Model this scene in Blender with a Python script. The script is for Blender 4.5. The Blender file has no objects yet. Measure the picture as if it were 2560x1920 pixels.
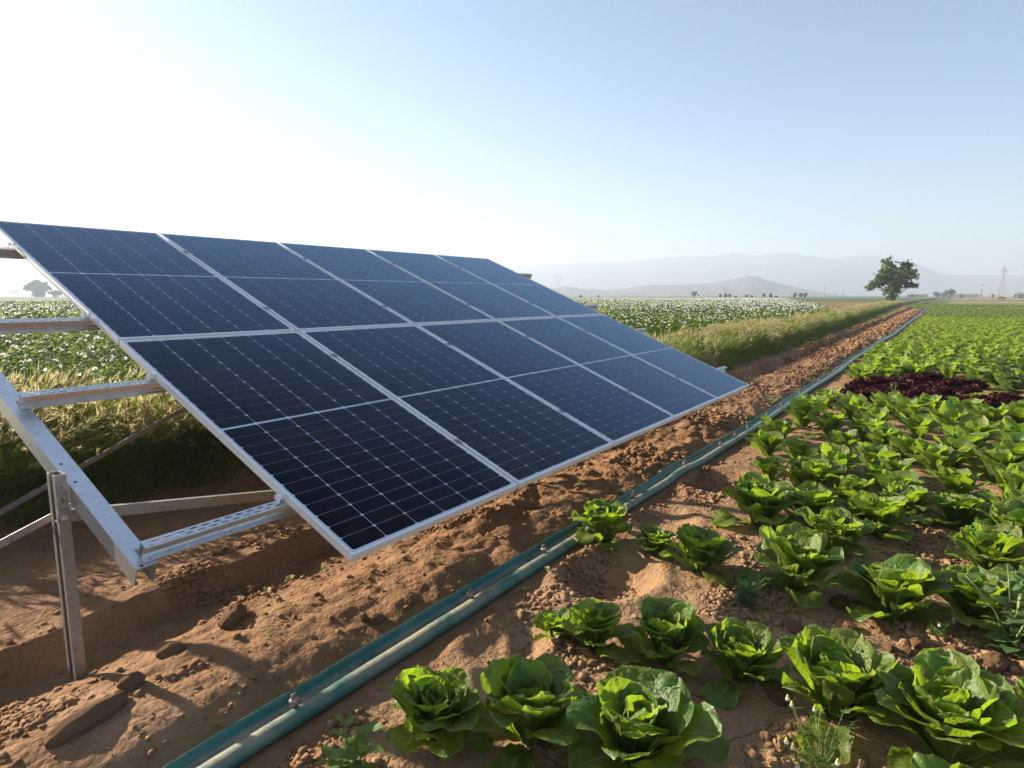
import bpy, math, random
import numpy as np
from mathutils import Vector, Matrix, Euler
R_ = math.radians
rng = np.random.default_rng(7)
random.seed(7)
scene = bpy.context.scene
COL = scene.collection

# ------------------------------------------------------------------ camera
cam_d = bpy.data.cameras.new('camera')
cam = bpy.data.objects.new('camera', cam_d)
COL.objects.link(cam)
CAM = Vector((-1.5294, -1.8581, 1.5118))
YAW, PITCH = R_(35.44), R_(-8.12)
cam.location = CAM
look = Vector((math.cos(PITCH) * math.cos(YAW), math.cos(PITCH) * math.sin(YAW), math.sin(PITCH)))
cam.rotation_euler = look.to_track_quat('-Z', 'Y').to_euler()
cam_d.sensor_width = 36.0
cam_d.lens = 36.0 * 1553.84 / 2560.0
cam_d.clip_start = 0.05
cam_d.clip_end = 20000
scene.camera = cam

# ------------------------------------------------------------------ light
SUN_AZ, SUN_EL = 98.0, 20.9            # azimuth counted from +X towards +Y
sd = Vector((math.cos(R_(SUN_EL)) * math.cos(R_(SUN_AZ)), math.cos(R_(SUN_EL)) * math.sin(R_(SUN_AZ)), math.sin(R_(SUN_EL))))
world = bpy.data.worlds.new('World')
scene.world = world
world.use_nodes = True
wn = world.node_tree
for n in list(wn.nodes):
    wn.nodes.remove(n)
wo = wn.nodes.new('ShaderNodeOutputWorld')
wb = wn.nodes.new('ShaderNodeBackground')
sky = wn.nodes.new('ShaderNodeTexSky')
sky.sky_type = 'NISHITA'
sky.sun_disc = False
sky.sun_elevation = R_(SUN_EL)
sky.sun_rotation = R_(90.0 - SUN_AZ)
sky.air_density = 0.9
sky.dust_density = 0.5
sky.ozone_density = 2.4
wb.inputs['Strength'].default_value = 0.056
wn.links.new(sky.outputs[0], wb.inputs[0])
wn.links.new(wb.outputs[0], wo.inputs[0])
sun_d = bpy.data.lights.new('sun', 'SUN')
sun_d.energy = 5.0
sun_d.angle = R_(0.55)
sun_d.color = (1.0, 0.89, 0.73)
sun = bpy.data.objects.new('sun', sun_d)
COL.objects.link(sun)
sun.location = (0, 0, 60)
sun.rotation_euler = sd.to_track_quat('Z', 'Y').to_euler()
scene.view_settings.view_transform = 'Standard'
scene.view_settings.look = 'None'
scene.view_settings.exposure = 1.78
scene.view_settings.gamma = 1.0
scene.view_settings.use_curve_mapping = False
scene.render.engine = 'CYCLES'
scene.cycles.use_denoising = True
try:
    scene.cycles.denoiser = 'OPENIMAGEDENOISE'
except Exception:
    pass
scene.cycles.max_bounces = 7
scene.cycles.transparent_max_bounces = 8
scene.cycles.transmission_bounces = 5
scene.cycles.diffuse_bounces = 3
scene.cycles.glossy_bounces = 3
scene.cycles.volume_bounces = 1
scene.cycles.sample_clamp_indirect = 6.0

# ------------------------------------------------------------------ helpers
def tag(o, label=None, cat=None, group=None, kind=None):
    if label: o['label'] = label
    if cat: o['category'] = cat
    if group: o['group'] = group
    if kind: o['kind'] = kind
    return o

def empty(name, loc=(0, 0, 0), rot=(0, 0, 0), label=None, cat=None, group=None):
    o = bpy.data.objects.new(name, None)
    o.empty_display_size = 0.1
    o.location = loc
    o.rotation_euler = rot
    COL.objects.link(o)
    return tag(o, label, cat, group)

def make_mesh(name, V, F, mat=None, uv=None, smooth=True):
    """V (n,3); F list of arrays of faces, each (m,k)."""
    if isinstance(F, np.ndarray):
        F = [F]
    me = bpy.data.meshes.new(name)
    V = np.asarray(V, dtype=np.float32)
    loops = np.concatenate([np.asarray(f, dtype=np.int32).ravel() for f in F])
    tot = np.concatenate([np.full(len(f), np.asarray(f).shape[1], dtype=np.int32) for f in F])
    st = np.concatenate([[0], np.cumsum(tot)[:-1]]).astype(np.int32)
    me.vertices.add(len(V)); me.vertices.foreach_set('co', V.ravel())
    me.loops.add(len(loops)); me.loops.foreach_set('vertex_index', loops)
    me.polygons.add(len(tot)); me.polygons.foreach_set('loop_start', st); me.polygons.foreach_set('loop_total', tot)
    if smooth:
        me.polygons.foreach_set('use_smooth', np.ones(len(tot), dtype=bool))
    if uv is not None:
        l = me.uv_layers.new(name='UVMap')
        l.data.foreach_set('uv', np.asarray(uv, dtype=np.float32)[loops].ravel())
    me.update(calc_edges=True)
    if mat: me.materials.append(mat)
    return me

def link(name, me, parent=None):
    o = bpy.data.objects.new(name, me)
    COL.objects.link(o)
    if parent: o.parent = parent
    return o

class MB:
    """collects simple solids into one mesh"""
    def __init__(s): s.v = []; s.f = []; s.n = 0
    def add(s, V, F):
        V = [tuple(p) for p in V]
        s.v += V
        s.f += [tuple(i + s.n for i in f) for f in F]
        s.n += len(V)
        return s
    def box(s, lo, hi, M=None):
        x0, y0, z0 = lo; x1, y1, z1 = hi
        V = [(x0,y0,z0),(x1,y0,z0),(x1,y1,z0),(x0,y1,z0),(x0,y0,z1),(x1,y0,z1),(x1,y1,z1),(x0,y1,z1)]
        if M is not None: V = [tuple(M @ Vector(p)) for p in V]
        return s.add(V, [(3,2,1,0),(4,5,6,7),(0,1,5,4),(1,2,6,5),(2,3,7,6),(3,0,4,7)])
    def prism(s, poly, x0, x1, M=None):
        """closed polygon (y,z), counter-clockwise, extruded along x"""
        n = len(poly)
        V = [(x0, a, b) for a, b in poly] + [(x1, a, b) for a, b in poly]
        if M is not None: V = [tuple(M @ Vector(p)) for p in V]
        F = [(i, (i+1) % n, n + (i+1) % n, n + i) for i in range(n)]
        F = [f[::-1] for f in F]
        return s.add(V, F + [tuple(range(n)), tuple(range(2*n-1, n-1, -1))])
    def bar(s, a, b, w, t, up=(0, 0, 1)):
        a = Vector(a); b = Vector(b); d = b - a; L = d.length; x = d.normalized()
        y = Vector(up).cross(x); y.normalize(); z = x.cross(y)
        M = Matrix((x, y, z)).transposed().to_4x4(); M.translation = a
        return s.box((0, -t/2, -w/2), (L, t/2, w/2), M)
    def tube(s, pts, rad, n=6, cap=True):
        pts = [Vector(p) for p in pts]
        if not hasattr(rad, '__len__'): rad = [rad] * len(pts)
        V = []; F = []
        for i, p in enumerate(pts):
            d = (pts[min(i+1, len(pts)-1)] - pts[max(i-1, 0)]).normalized()
            a = d.cross(Vector((0, 0, 1)) if abs(d.z) < .95 else Vector((1, 0, 0))).normalized(); b = d.cross(a)
            for k in range(n):
                t = 2*math.pi*k/n
                V.append(p + (a*math.cos(t) + b*math.sin(t)) * rad[i])
        for i in range(len(pts)-1):
            for k in range(n):
                F.append((i*n+k, i*n+(k+1) % n, (i+1)*n+(k+1) % n, (i+1)*n+k))
        if cap:
            F.append(tuple(range(n-1, -1, -1))); F.append(tuple((len(pts)-1)*n+k for k in range(n)))
        return s.add(V, F)
    def mesh(s, name, mat, smooth=False, bevel=0):
        me = bpy.data.meshes.new(name)
        me.from_pydata(s.v, [], s.f)
        if smooth: me.polygons.foreach_set('use_smooth', np.ones(len(me.polygons), dtype=bool))
        me.update()
        if mat: me.materials.append(mat)
        return me
    def build(s, name, mat, parent=None, smooth=False):
        return link(name, s.mesh(name, mat, smooth), parent)

def scatter(TV, TF, P, ax, ay, az):
    """copies of a template at points P with per-copy axis vectors (already scaled)"""
    TV = np.asarray(TV); N = len(P)
    V = (P[:, None, :] + TV[None, :, 0:1]*ax[:, None, :] + TV[None, :, 1:2]*ay[:, None, :] + TV[None, :, 2:3]*az[:, None, :]).reshape(-1, 3)
    out = []
    for f in (TF if isinstance(TF, list) else [TF]):
        f = np.asarray(f)
        out.append((f[None] + (np.arange(N)*len(TV))[:, None, None]).reshape(-1, f.shape[1]))
    return V, out

def yaw_axes(ang, sc, tilt=None):
    c, s_ = np.cos(ang), np.sin(ang); z = np.zeros_like(c)
    ax = np.stack([c, s_, z], 1)*sc[:, None]; ay = np.stack([-s_, c, z], 1)*sc[:, None]
    az = np.stack([z, z, z+1], 1)*sc[:, None]
    return ax, ay, az

def _hash(ix, iy, seed):
    h = (ix.astype(np.int64)*374761393 + iy.astype(np.int64)*668265263 + seed*974634777) & 0xffffffff
    h = ((h ^ (h >> 13))*1274126177) & 0xffffffff
    h = (h ^ (h >> 16)) & 0xffffffff
    return h/4294967295.0
def vnoise(x, y, seed=0):
    x = np.asarray(x, float); y = np.asarray(y, float)
    ix = np.floor(x); iy = np.floor(y); fx = x-ix; fy = y-iy
    fx = fx*fx*fx*(fx*(fx*6-15)+10); fy = fy*fy*fy*(fy*(fy*6-15)+10)
    a = _hash(ix, iy, seed); b = _hash(ix+1, iy, seed); c = _hash(ix, iy+1, seed); d = _hash(ix+1, iy+1, seed)
    return (a*(1-fx)+b*fx)*(1-fy)+(c*(1-fx)+d*fx)*fy
def fbm(x, y, seed=0, oct=4, lac=2.03, gain=.5):
    s = 0; a = 1; t = 0
    for o in range(oct):
        s = s+a*(vnoise(x, y, seed+o*17)*2-1); t += a; a *= gain; x = x*lac+3.1; y = y*lac-1.7
    return s/t
def sstep(a, b, x):
    t = np.clip((x-a)/(b-a), 0, 1); return t*t*(3-2*t)

# ------------------------------------------------------------------ materials
def nodes(name):
    m = bpy.data.materials.new(name); m.use_nodes = True
    nt = m.node_tree
    for n in list(nt.nodes): nt.nodes.remove(n)
    out = nt.nodes.new('ShaderNodeOutputMaterial')
    return m, nt, out
def N(nt, typ, ins=None, **kw):
    n = nt.nodes.new(typ)
    for k, v in kw.items(): setattr(n, k, v)
    for k, v in (ins or {}).items():
        if isinstance(v, bpy.types.NodeSocket): nt.links.new(v, n.inputs[k])
        else: n.inputs[k].default_value = v
    return n
def ramp(nt, fac, stops, interp='LINEAR'):
    r = nt.nodes.new('ShaderNodeValToRGB'); r.color_ramp.interpolation = interp
    el = r.color_ramp.elements
    while len(el) < len(stops): el.new(0.5)
    for e, (p, c) in zip(el, stops):
        e.position = p; e.color = (c[0], c[1], c[2], 1) if hasattr(c, '__len__') else (c, c, c, 1)
    nt.links.new(fac, r.inputs[0])
    return r.outputs[0]
def mixc(nt, f, a, b, mode='MIX'):
    n = nt.nodes.new('ShaderNodeMix'); n.data_type = 'RGBA'; n.blend_type = mode
    for sock, v in ((n.inputs[0], f), (n.inputs[6], a), (n.inputs[7], b)):
        if isinstance(v, bpy.types.NodeSocket): nt.links.new(v, sock)
        elif hasattr(v, '__len__'): sock.default_value = (*v[:3], 1)
        else: sock.default_value = v
    return n.outputs[2]
def math_(nt, op, a, b=0.0, clamp=False):
    n = nt.nodes.new('ShaderNodeMath'); n.operation = op; n.use_clamp = clamp
    for i, v in enumerate((a, b)):
        if isinstance(v, bpy.types.NodeSocket): nt.links.new(v, n.inputs[i])
        else: n.inputs[i].default_value = v
    return n.outputs[0]
def noise(nt, co, scale, detail=4, rough=.55, out='Fac'):
    n = N(nt, 'ShaderNodeTexNoise', {'Scale': scale, 'Detail': detail, 'Roughness': rough})
    nt.links.new(co, n.inputs['Vector']); return n.outputs[out]
def principled(nt, out, **ins):
    p = nt.nodes.new('ShaderNodeBsdfPrincipled')
    for k, v in ins.items():
        k = k.replace('_', ' ')
        if isinstance(v, bpy.types.NodeSocket): nt.links.new(v, p.inputs[k])
        elif hasattr(v, '__len__') and len(v) == 3: p.inputs[k].default_value = (*v, 1)
        else: p.inputs[k].default_value = v
    nt.links.new(p.outputs[0], out.inputs[0])
    return p
def bump(nt, h, strength, dist, prev=None):
    b = N(nt, 'ShaderNodeBump', {'Strength': strength, 'Distance': dist})
    nt.links.new(h, b.inputs['Height'])
    if prev is not None: nt.links.new(prev, b.inputs['Normal'])
    return b.outputs[0]

def leaf_mat(name, cols, trans, rough=.5, tf=.4, spec=.35, bumps=None, hue_noise=True):
    """foliage whose faces vary from island to island; thin enough to let light through"""
    m, nt, out = nodes(name)
    geo = nt.nodes.new('ShaderNodeNewGeometry')
    r = geo.outputs['Random Per Island']
    st = [(i/(len(cols)-1), c) for i, c in enumerate(cols)]
    c = ramp(nt, r, st)
    p = nt.nodes.new('ShaderNodeBsdfPrincipled')
    nt.links.new(c, p.inputs['Base Color']); p.inputs['Roughness'].default_value = rough
    p.inputs['Specular IOR Level'].default_value = spec
    t = nt.nodes.new('ShaderNodeBsdfTranslucent')
    tc = mixc(nt, .5, c, trans); nt.links.new(tc, t.inputs[0])
    mx = N(nt, 'ShaderNodeMixShader', {0: tf}); nt.links.new(p.outputs[0], mx.inputs[1]); nt.links.new(t.outputs[0], mx.inputs[2])
    nt.links.new(mx.outputs[0], out.inputs[0])
    return m

def mat_lettuce(name, dark, light, trans, rib, tf=.45, blister=1.0, objvar=.2, rough=.50):
    m, nt, out = nodes(name)
    uv = nt.nodes.new('ShaderNodeUVMap'); sep = N(nt, 'ShaderNodeSeparateXYZ'); nt.links.new(uv.outputs[0], sep.inputs[0])
    u, v = sep.outputs[0], sep.outputs[1]
    co = nt.nodes.new('ShaderNodeTexCoord')
    au = math_(nt, 'ABSOLUTE', math_(nt, 'SUBTRACT', u, .5))
    # midrib: wide at the base, a thread at the tip
    rw = math_(nt, 'MULTIPLY_ADD', v, -.05); nt.nodes[-1].inputs[2].default_value = .062
    midr = math_(nt, 'SUBTRACT', 1.0, math_(nt, 'DIVIDE', au, rw), clamp=True)
    # side veins running out and up from the midrib
    nz = noise(nt, co.outputs['Object'], 22, 3)
    ph = math_(nt, 'ADD', math_(nt, 'SUBTRACT', v, math_(nt, 'MULTIPLY', au, .9)), math_(nt, 'MULTIPLY', nz, .22))
    vein = math_(nt, 'ABSOLUTE', math_(nt, 'SINE', math_(nt, 'MULTIPLY', ph, 34.0)))
    veinm = math_(nt, 'SUBTRACT', 1.0, math_(nt, 'MULTIPLY', vein, 4.5), clamp=True)
    oi = nt.nodes.new('ShaderNodeObjectInfo')
    big = noise(nt, co.outputs['Object'], 9, 3)
    base = mixc(nt, big, dark, light)
    edge = math_(nt, 'MULTIPLY', math_(nt, 'POWER', v, 2.5), .35)
    base = mixc(nt, edge, base, light)
    base = mixc(nt, math_(nt, 'MULTIPLY', veinm, .35), base, rib)
    base = mixc(nt, math_(nt, 'MULTIPLY', midr, .95), base, rib)
    old = math_(nt, 'MULTIPLY', ramp(nt, math_(nt, 'FRACT', math_(nt, 'MULTIPLY', oi.outputs['Random'], 13.7)), [(.86, 0), (.97, 1)]), math_(nt, 'MULTIPLY', math_(nt, 'POWER', v, 2.0), ramp(nt, noise(nt, co.outputs['Object'], 25, 3), [(.38, 0), (.6, .8)])))
    base = mixc(nt, old, base, (.30, .235, .06))
    rim = math_(nt, 'MAXIMUM', ramp(nt, au, [(.465, 0), (.495, 1)]), ramp(nt, v, [(.965, 0), (.995, 1)]))  # pale leaf margin, also painting a rim highlight into the colour
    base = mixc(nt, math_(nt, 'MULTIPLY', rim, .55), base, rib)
    hv = N(nt, 'ShaderNodeHueSaturation', {'Saturation': 1.0})
    nt.links.new(base, hv.inputs['Color'])
    vv = math_(nt, 'MULTIPLY_ADD', oi.outputs['Random'], objvar*2); nt.nodes[-1].inputs[2].default_value = 1-objvar
    nt.links.new(vv, hv.inputs['Value'])
    hh_ = math_(nt, 'MULTIPLY_ADD', math_(nt, 'FRACT', math_(nt, 'MULTIPLY', oi.outputs['Random'], 7.13)), .045); nt.nodes[-1].inputs[2].default_value = .478
    nt.links.new(hh_, hv.inputs['Hue'])
    col = hv.outputs[0]
    vor = N(nt, 'ShaderNodeTexVoronoi', {'Scale': 75.0}); nt.links.new(co.outputs['Object'], vor.inputs['Vector'])
    h = math_(nt, 'ADD', math_(nt, 'MULTIPLY', vor.outputs['Distance'], -.8), math_(nt, 'ADD', math_(nt, 'MULTIPLY', vein, .16), math_(nt, 'MULTIPLY', noise(nt, co.outputs['Object'], 55, 3), .9)))
    b1 = bump(nt, h, .55*blister, .006)
    b2 = bump(nt, midr, .5, .004, b1)
    p = nt.nodes.new('ShaderNodeBsdfPrincipled')
    nt.links.new(col, p.inputs['Base Color']); p.inputs['Roughness'].default_value = rough
    p.inputs['Specular IOR Level'].default_value = .6 if rough < .55 else .2
    nt.links.new(b2, p.inputs['Normal'])
    t = nt.nodes.new('ShaderNodeBsdfTranslucent')
    tc = mixc(nt, math_(nt, 'MULTIPLY', math_(nt, 'MAXIMUM', midr, math_(nt, 'MULTIPLY', veinm, .5)), .6), trans, rib)
    tc = mixc(nt, 1.0, tc, tc); nt.links.new(tc, t.inputs[0]); nt.links.new(b1, t.inputs['Normal'])
    mx = N(nt, 'ShaderNodeMixShader', {0: tf}); nt.links.new(p.outputs[0], mx.inputs[1]); nt.links.new(t.outputs[0], mx.inputs[2])
    nt.links.new(mx.outputs[0], out.inputs[0])
    return m

def mat_soil(name, fields=False, moist=0.0):
    m, nt, out = nodes(name)
    co = nt.nodes.new('ShaderNodeTexCoord'); P = co.outputs['Object']
    n1 = noise(nt, P, 1.3, 5); n2 = noise(nt, P, 9, 6, .6); n3 = noise(nt, P, 60, 4, .65)
    c = ramp(nt, n1, [(.3, (.214, .113, .055)), (.5, (.278, .156, .079)), (.72, (.336, .206, .113))])
    c = mixc(nt, math_(nt, 'MULTIPLY', ramp(nt, n2, [(.35, 0), (.62, 1)]), .55), c, (.185, .086, .034))
    c = mixc(nt, math_(nt, 'MULTIPLY', ramp(nt, n3, [(.52, 0), (.75, 1)]), .4), c, (.41, .265, .140))
    vor = N(nt, 'ShaderNodeTexVoronoi', {'Scale': 4.6, 'Randomness': 1.0}, feature='DISTANCE_TO_EDGE')
    wob = N(nt, 'ShaderNodeVectorMath', operation='ADD'); nt.links.new(P, wob.inputs[0])
    wn_ = N(nt, 'ShaderNodeTexNoise', {'Scale': 7.0, 'Detail': 3.0}); nt.links.new(P, wn_.inputs['Vector'])
    ws = N(nt, 'ShaderNodeVectorMath', operation='SCALE'); nt.links.new(wn_.outputs['Color'], ws.inputs[0]); ws.inputs['Scale'].default_value = .16
    nt.links.new(ws.outputs[0], wob.inputs[1]); nt.links.new(wob.outputs[0], vor.inputs['Vector'])
    crack = ramp(nt, vor.outputs['Distance'], [(0.0, 0), (.028, 1)])
    v2 = N(nt, 'ShaderNodeTexVoronoi', {'Scale': 38.0}); nt.links.new(P, v2.inputs['Vector'])
    sep = N(nt, 'ShaderNodeSeparateXYZ'); nt.links.new(P, sep.inputs[0])
    if fields:
        # far farmland: broad bands of crop, stubble and fallow
        fx = N(nt, 'ShaderNodeMapping'); nt.links.new(P, fx.inputs['Vector']); fx.inputs['Scale'].default_value = (.006, .009, 1)
        vf = N(nt, 'ShaderNodeTexVoronoi', {'Scale': 1.0}); nt.links.new(fx.outputs[0], vf.inputs['Vector'])
        r_ = N(nt, 'ShaderNodeSeparateColor'); nt.links.new(vf.outputs['Color'], r_.inputs[0])
        fc = ramp(nt, r_.outputs[0], [(0, (.07, .11, .04)), (.3, (.12, .15, .06)), (.5, (.3, .26, .14)), (.7, (.09, .12, .05)), (1, (.34, .3, .19))], 'CONSTANT')
        d = N(nt, 'ShaderNodeVectorMath', operation='LENGTH'); nt.links.new(P, d.inputs[0])
        far = ramp(nt, math_(nt, 'DIVIDE', d.outputs['Value'], 400.0), [(.28, 0), (.4, 1)])
        c = mixc(nt, far, c, fc)
    bed = ramp(nt, math_(nt, 'MULTIPLY_ADD', sep.outputs[1], -2.0), [(0, 0), (.4, 1)])  # the lettuce bed
    nt.nodes[-2].inputs[2].default_value = -.3
    nb = noise(nt, P, 2.1, 2)
    bedm = math_(nt, 'MULTIPLY', bed, ramp(nt, nb, [(.48, 0), (.60, 1)]))
    crk = math_(nt, 'SUBTRACT', 1.0, math_(nt, 'MULTIPLY', bedm, math_(nt, 'SUBTRACT', 1.0, crack)))
    c = mixc(nt, math_(nt, 'MULTIPLY', bed, .35), c, (.38, .25, .138))
    h1 = bump(nt, crk, .8, .03)
    lump = math_(nt, 'ADD', math_(nt, 'MULTIPLY', n2, 1.0), math_(nt, 'MULTIPLY', n3, .35))
    h2 = bump(nt, lump, .8, .035, h1)
    h3 = bump(nt, v2.outputs['Distance'], .45, -.012, h2)
    principled(nt, out, Base_Color=c, Roughness=.95, Specular_IOR_Level=.15, Normal=h3)
    return m

def mat_metal(name, col, rough, metallic=.9, spangle=.5, dirt=.2):
    m, nt, out = nodes(name)
    co = nt.nodes.new('ShaderNodeTexCoord'); P = co.outputs['Object']
    v = N(nt, 'ShaderNodeTexVoronoi', {'Scale': 55.0}); nt.links.new(P, v.inputs['Vector'])
    sc = N(nt, 'ShaderNodeSeparateColor'); nt.links.new(v.outputs['Color'], sc.inputs[0])
    n1 = noise(nt, P, 7, 5, .6); n2 = noise(nt, P, 40, 3)
    f = math_(nt, 'ADD', math_(nt, 'MULTIPLY', sc.outputs[0], .35*spangle), math_(nt, 'MULTIPLY', n1, spangle))
    c = mixc(nt, f, tuple(x*1.08 for x in col), tuple(x*.62 for x in col))
    c = mixc(nt, math_(nt, 'MULTIPLY', ramp(nt, n2, [(.6, 0), (.72, 1)]), dirt), c, (.16, .12, .09))
    rr = math_(nt, 'MULTIPLY_ADD', f, .25); nt.nodes[-1].inputs[2].default_value = rough
    b = bump(nt, n2, .12, .002)
    principled(nt, out, Base_Color=c, Metallic=metallic, Roughness=rr, Normal=b)
    return m

def mat_plain(name, col, rough=.6, var=.25, scale=12, metallic=0.0, spec=.4, bumpd=0.0):
    m, nt, out = nodes(name)
    co = nt.nodes.new('ShaderNodeTexCoord'); n1 = noise(nt, co.outputs['Object'], scale, 4)
    c = mixc(nt, n1, tuple(x*(1+var) for x in col), tuple(x*(1-var) for x in col))
    p = principled(nt, out, Base_Color=c, Roughness=rough, Metallic=metallic, Specular_IOR_Level=spec)
    if bumpd:
        nt.links.new(bump(nt, n1, .6, bumpd), p.inputs['Normal'])
    return m

def mat_cell():
    m, nt, out = nodes('solar_cell_silicon')
    co = nt.nodes.new('ShaderNodeTexCoord'); P = co.outputs['Object']
    sep = N(nt, 'ShaderNodeSeparateXYZ'); nt.links.new(P, sep.inputs[0])
    w = math_(nt, 'ABSOLUTE', math_(nt, 'SUBTRACT', math_(nt, 'FRACT', math_(nt, 'MULTIPLY', sep.outputs[0], 9/.1785)), .5))
    bus = ramp(nt, w, [(.0, 1), (.035, 1), (.06, 0)])
    oi = nt.nodes.new('ShaderNodeObjectInfo')
    c = mixc(nt, oi.outputs['Random'], (.0034, .0036, .0100), (.0052, .0046, .0115))
    c = mixc(nt, math_(nt, 'MULTIPLY', bus, .16), c, (.20, .21, .27))
    geo = nt.nodes.new('ShaderNodeNewGeometry')
    d = noise(nt, geo.outputs['Position'], 1.6, 5, .65)
    c = mixc(nt, math_(nt, 'MULTIPLY', ramp(nt, d, [(.45, 0), (.75, 1)]), .03), c, (.4, .34, .28))
    oc = N(nt, 'ShaderNodeSeparateColor'); nt.links.new(oi.outputs['Color'], oc.inputs[0])
    d3 = noise(nt, geo.outputs['Position'], 14.0, 5, .7)
    c = mixc(nt, math_(nt, 'MULTIPLY', math_(nt, 'MULTIPLY', oc.outputs[0], ramp(nt, d3, [(.4, .1), (.72, 1)])), .07), c, (.36, .28, .20))
    d2 = noise(nt, geo.outputs['Position'], 3.0, 3)
    rr = math_(nt, 'MULTIPLY_ADD', d2, .06); nt.nodes[-1].inputs[2].default_value = .04
    # dark silicon under anti-reflective glass, whose weak reflection is bluish
    df = nt.nodes.new('ShaderNodeBsdfDiffuse'); nt.links.new(c, df.inputs[0])
    gl = nt.nodes.new('ShaderNodeBsdfGlossy'); gl.inputs['Color'].default_value = (.56, .77, 1.0, 1); nt.links.new(rr, gl.inputs['Roughness'])
    fr = N(nt, 'ShaderNodeFresnel', {'IOR': 1.34})
    ar = math_(nt, 'MULTIPLY', math_(nt, 'SUBTRACT', fr.outputs[0], .037), 1.38, True)
    mx = nt.nodes.new('ShaderNodeMixShader'); nt.links.new(ar, mx.inputs[0]); nt.links.new(df.outputs[0], mx.inputs[1]); nt.links.new(gl.outputs[0], mx.inputs[2])
    nt.links.new(mx.outputs[0], out.inputs[0])
    return m

def mat_pipe():
    m, nt, out = nodes('green_hose_plastic')
    co = nt.nodes.new('ShaderNodeTexCoord'); P = co.outputs['Object']
    uv = nt.nodes.new('ShaderNodeUVMap'); sep = N(nt, 'ShaderNodeSeparateXYZ'); nt.links.new(uv.outputs[0], sep.inputs[0])
    n1 = noise(nt, P, 5, 6, .65); n2 = noise(nt, P, 45, 5, .6); n3 = noise(nt, P, 1.5, 3)
    c = mixc(nt, n3, (.006, .098, .082), (.010, .150, .118))
    c = mixc(nt, math_(nt, 'MULTIPLY', ramp(nt, n1, [(.45, 0), (.75, 1)]), .35), c, (.10, .30, .28))
    # silt settled in the fold and on the flat of the hose
    g = ramp(nt, sep.outputs[0], [(.20, 0), (.25, .8), (.32, 1), (.37, .85), (.44, .75), (.54, .7), (.60, .3), (.7, 0)])
    dirt = math_(nt, 'MULTIPLY', g, ramp(nt, math_(nt, 'ADD', math_(nt, 'MULTIPLY', n1, .7), math_(nt, 'MULTIPLY', n2, .3)), [(.38, 0), (.56, 1)]))
    lip = math_(nt, 'MULTIPLY', ramp(nt, sep.outputs[0], [(.0, 1), (.05, .8), (.12, 0)]), .6)
    dirt = math_(nt, 'MAXIMUM', dirt, math_(nt, 'MULTIPLY', lip, ramp(nt, n2, [(.35, 0), (.6, 1)])))
    dirt = math_(nt, 'MULTIPLY', dirt, ramp(nt, math_(nt, 'DIVIDE', sep.outputs[1], 20.0), [(.1, 1), (.4, .35)]))
    c = mixc(nt, dirt, c, (.37, .275, .175))
    rr = math_(nt, 'MULTIPLY_ADD', dirt, .5); nt.nodes[-1].inputs[2].default_value = .33
    b = bump(nt, n2, .25, .003)
    principled(nt, out, Base_Color=c, Roughness=rr, Specular_IOR_Level=.5, Normal=b)
    return m

M_soil = mat_soil('soil', fields=True)
M_clod = mat_plain('dry_clod', (.34, .205, .11), .95, .3, 25, spec=.1, bumpd=.01)
M_galv = mat_metal('galvanised_steel', (.70, .72, .74), .30, .92, .55, .25)
M_galv2 = mat_metal('weathered_steel', (.40, .37, .335), .42, .8, .8, .5)
M_alu = mat_metal('anodised_aluminium', (.80, .79, .77), .42, .25, .10, .05)
M_white = mat_plain('white_backsheet', (.62, .66, .72), .25, .05, 30, spec=.5)
M_cell = mat_cell()
M_pipe = mat_pipe()
M_fit = mat_plain('dusty_fitting_plastic', (.30, .20, .17), .7, .35, 60)
M_dark = mat_plain('dark_rubber', (.02, .02, .022), .6, .2)
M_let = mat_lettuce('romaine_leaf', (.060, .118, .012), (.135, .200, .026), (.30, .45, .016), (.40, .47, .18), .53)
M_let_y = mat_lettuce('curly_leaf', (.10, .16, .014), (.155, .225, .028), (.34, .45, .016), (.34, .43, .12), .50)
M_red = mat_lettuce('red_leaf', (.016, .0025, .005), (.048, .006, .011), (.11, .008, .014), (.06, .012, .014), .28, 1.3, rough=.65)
M_grass = leaf_mat('grass_blade', [(.05, .105, .014), (.08, .145, .018), (.12, .175, .028), (.16, .19, .045), (.33, .29, .12)], (.36, .47, .04), .6, .42, .2)
M_head = leaf_mat('barley_head', [(.40, .36, .16), (.47, .38, .23), (.38, .42, .17)], (.70, .62, .30), .75, .55, .1)
M_pot = leaf_mat('potato_leaf', [(.036, .085, .010), (.055, .11, .014), (.085, .14, .02)], (.34, .46, .02), .6, .48, .12)
M_petal = leaf_mat('potato_petal', [(.80, .77, .69), (.86, .83, .76)], (.95, .92, .80), .7, .5, .2)
M_tree = leaf_mat('tree_leaf', [(.035, .075, .016), (.06, .11, .022), (.09, .15, .03)], (.26, .40, .03), .55, .35, .3)
M_weed = leaf_mat('weed_leaf', [(.06, .115, .04), (.085, .15, .05), (.11, .17, .06)], (.25, .36, .06), .6, .38, .25)
M_weed2 = leaf_mat('broad_weed_leaf', [(.10, .18, .03), (.13, .21, .04)], (.34, .48, .04), .55, .45, .35)
M_bark = mat_plain('bark', (.10, .075, .05), .9, .35, 20, spec=.1, bumpd=.03)
M_stem = mat_plain('green_stem', (.16, .22, .06), .6, .25, 30)
M_dry = leaf_mat('wilted_leaf', [(.42, .38, .14), (.5, .44, .2)], (.6, .55, .2), .7, .3, .2)
M_straw = mat_plain('dry_straw', (.36, .27, .15), .9, .3, 40, spec=.1)
M_hill = mat_plain('hill_scrub', (.125, .105, .095), .95, .35, .02, spec=.05)
M_mtn = mat_plain('mountain_rock', (.11, .11, .11), .95, .3, .004, spec=.05)

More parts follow.
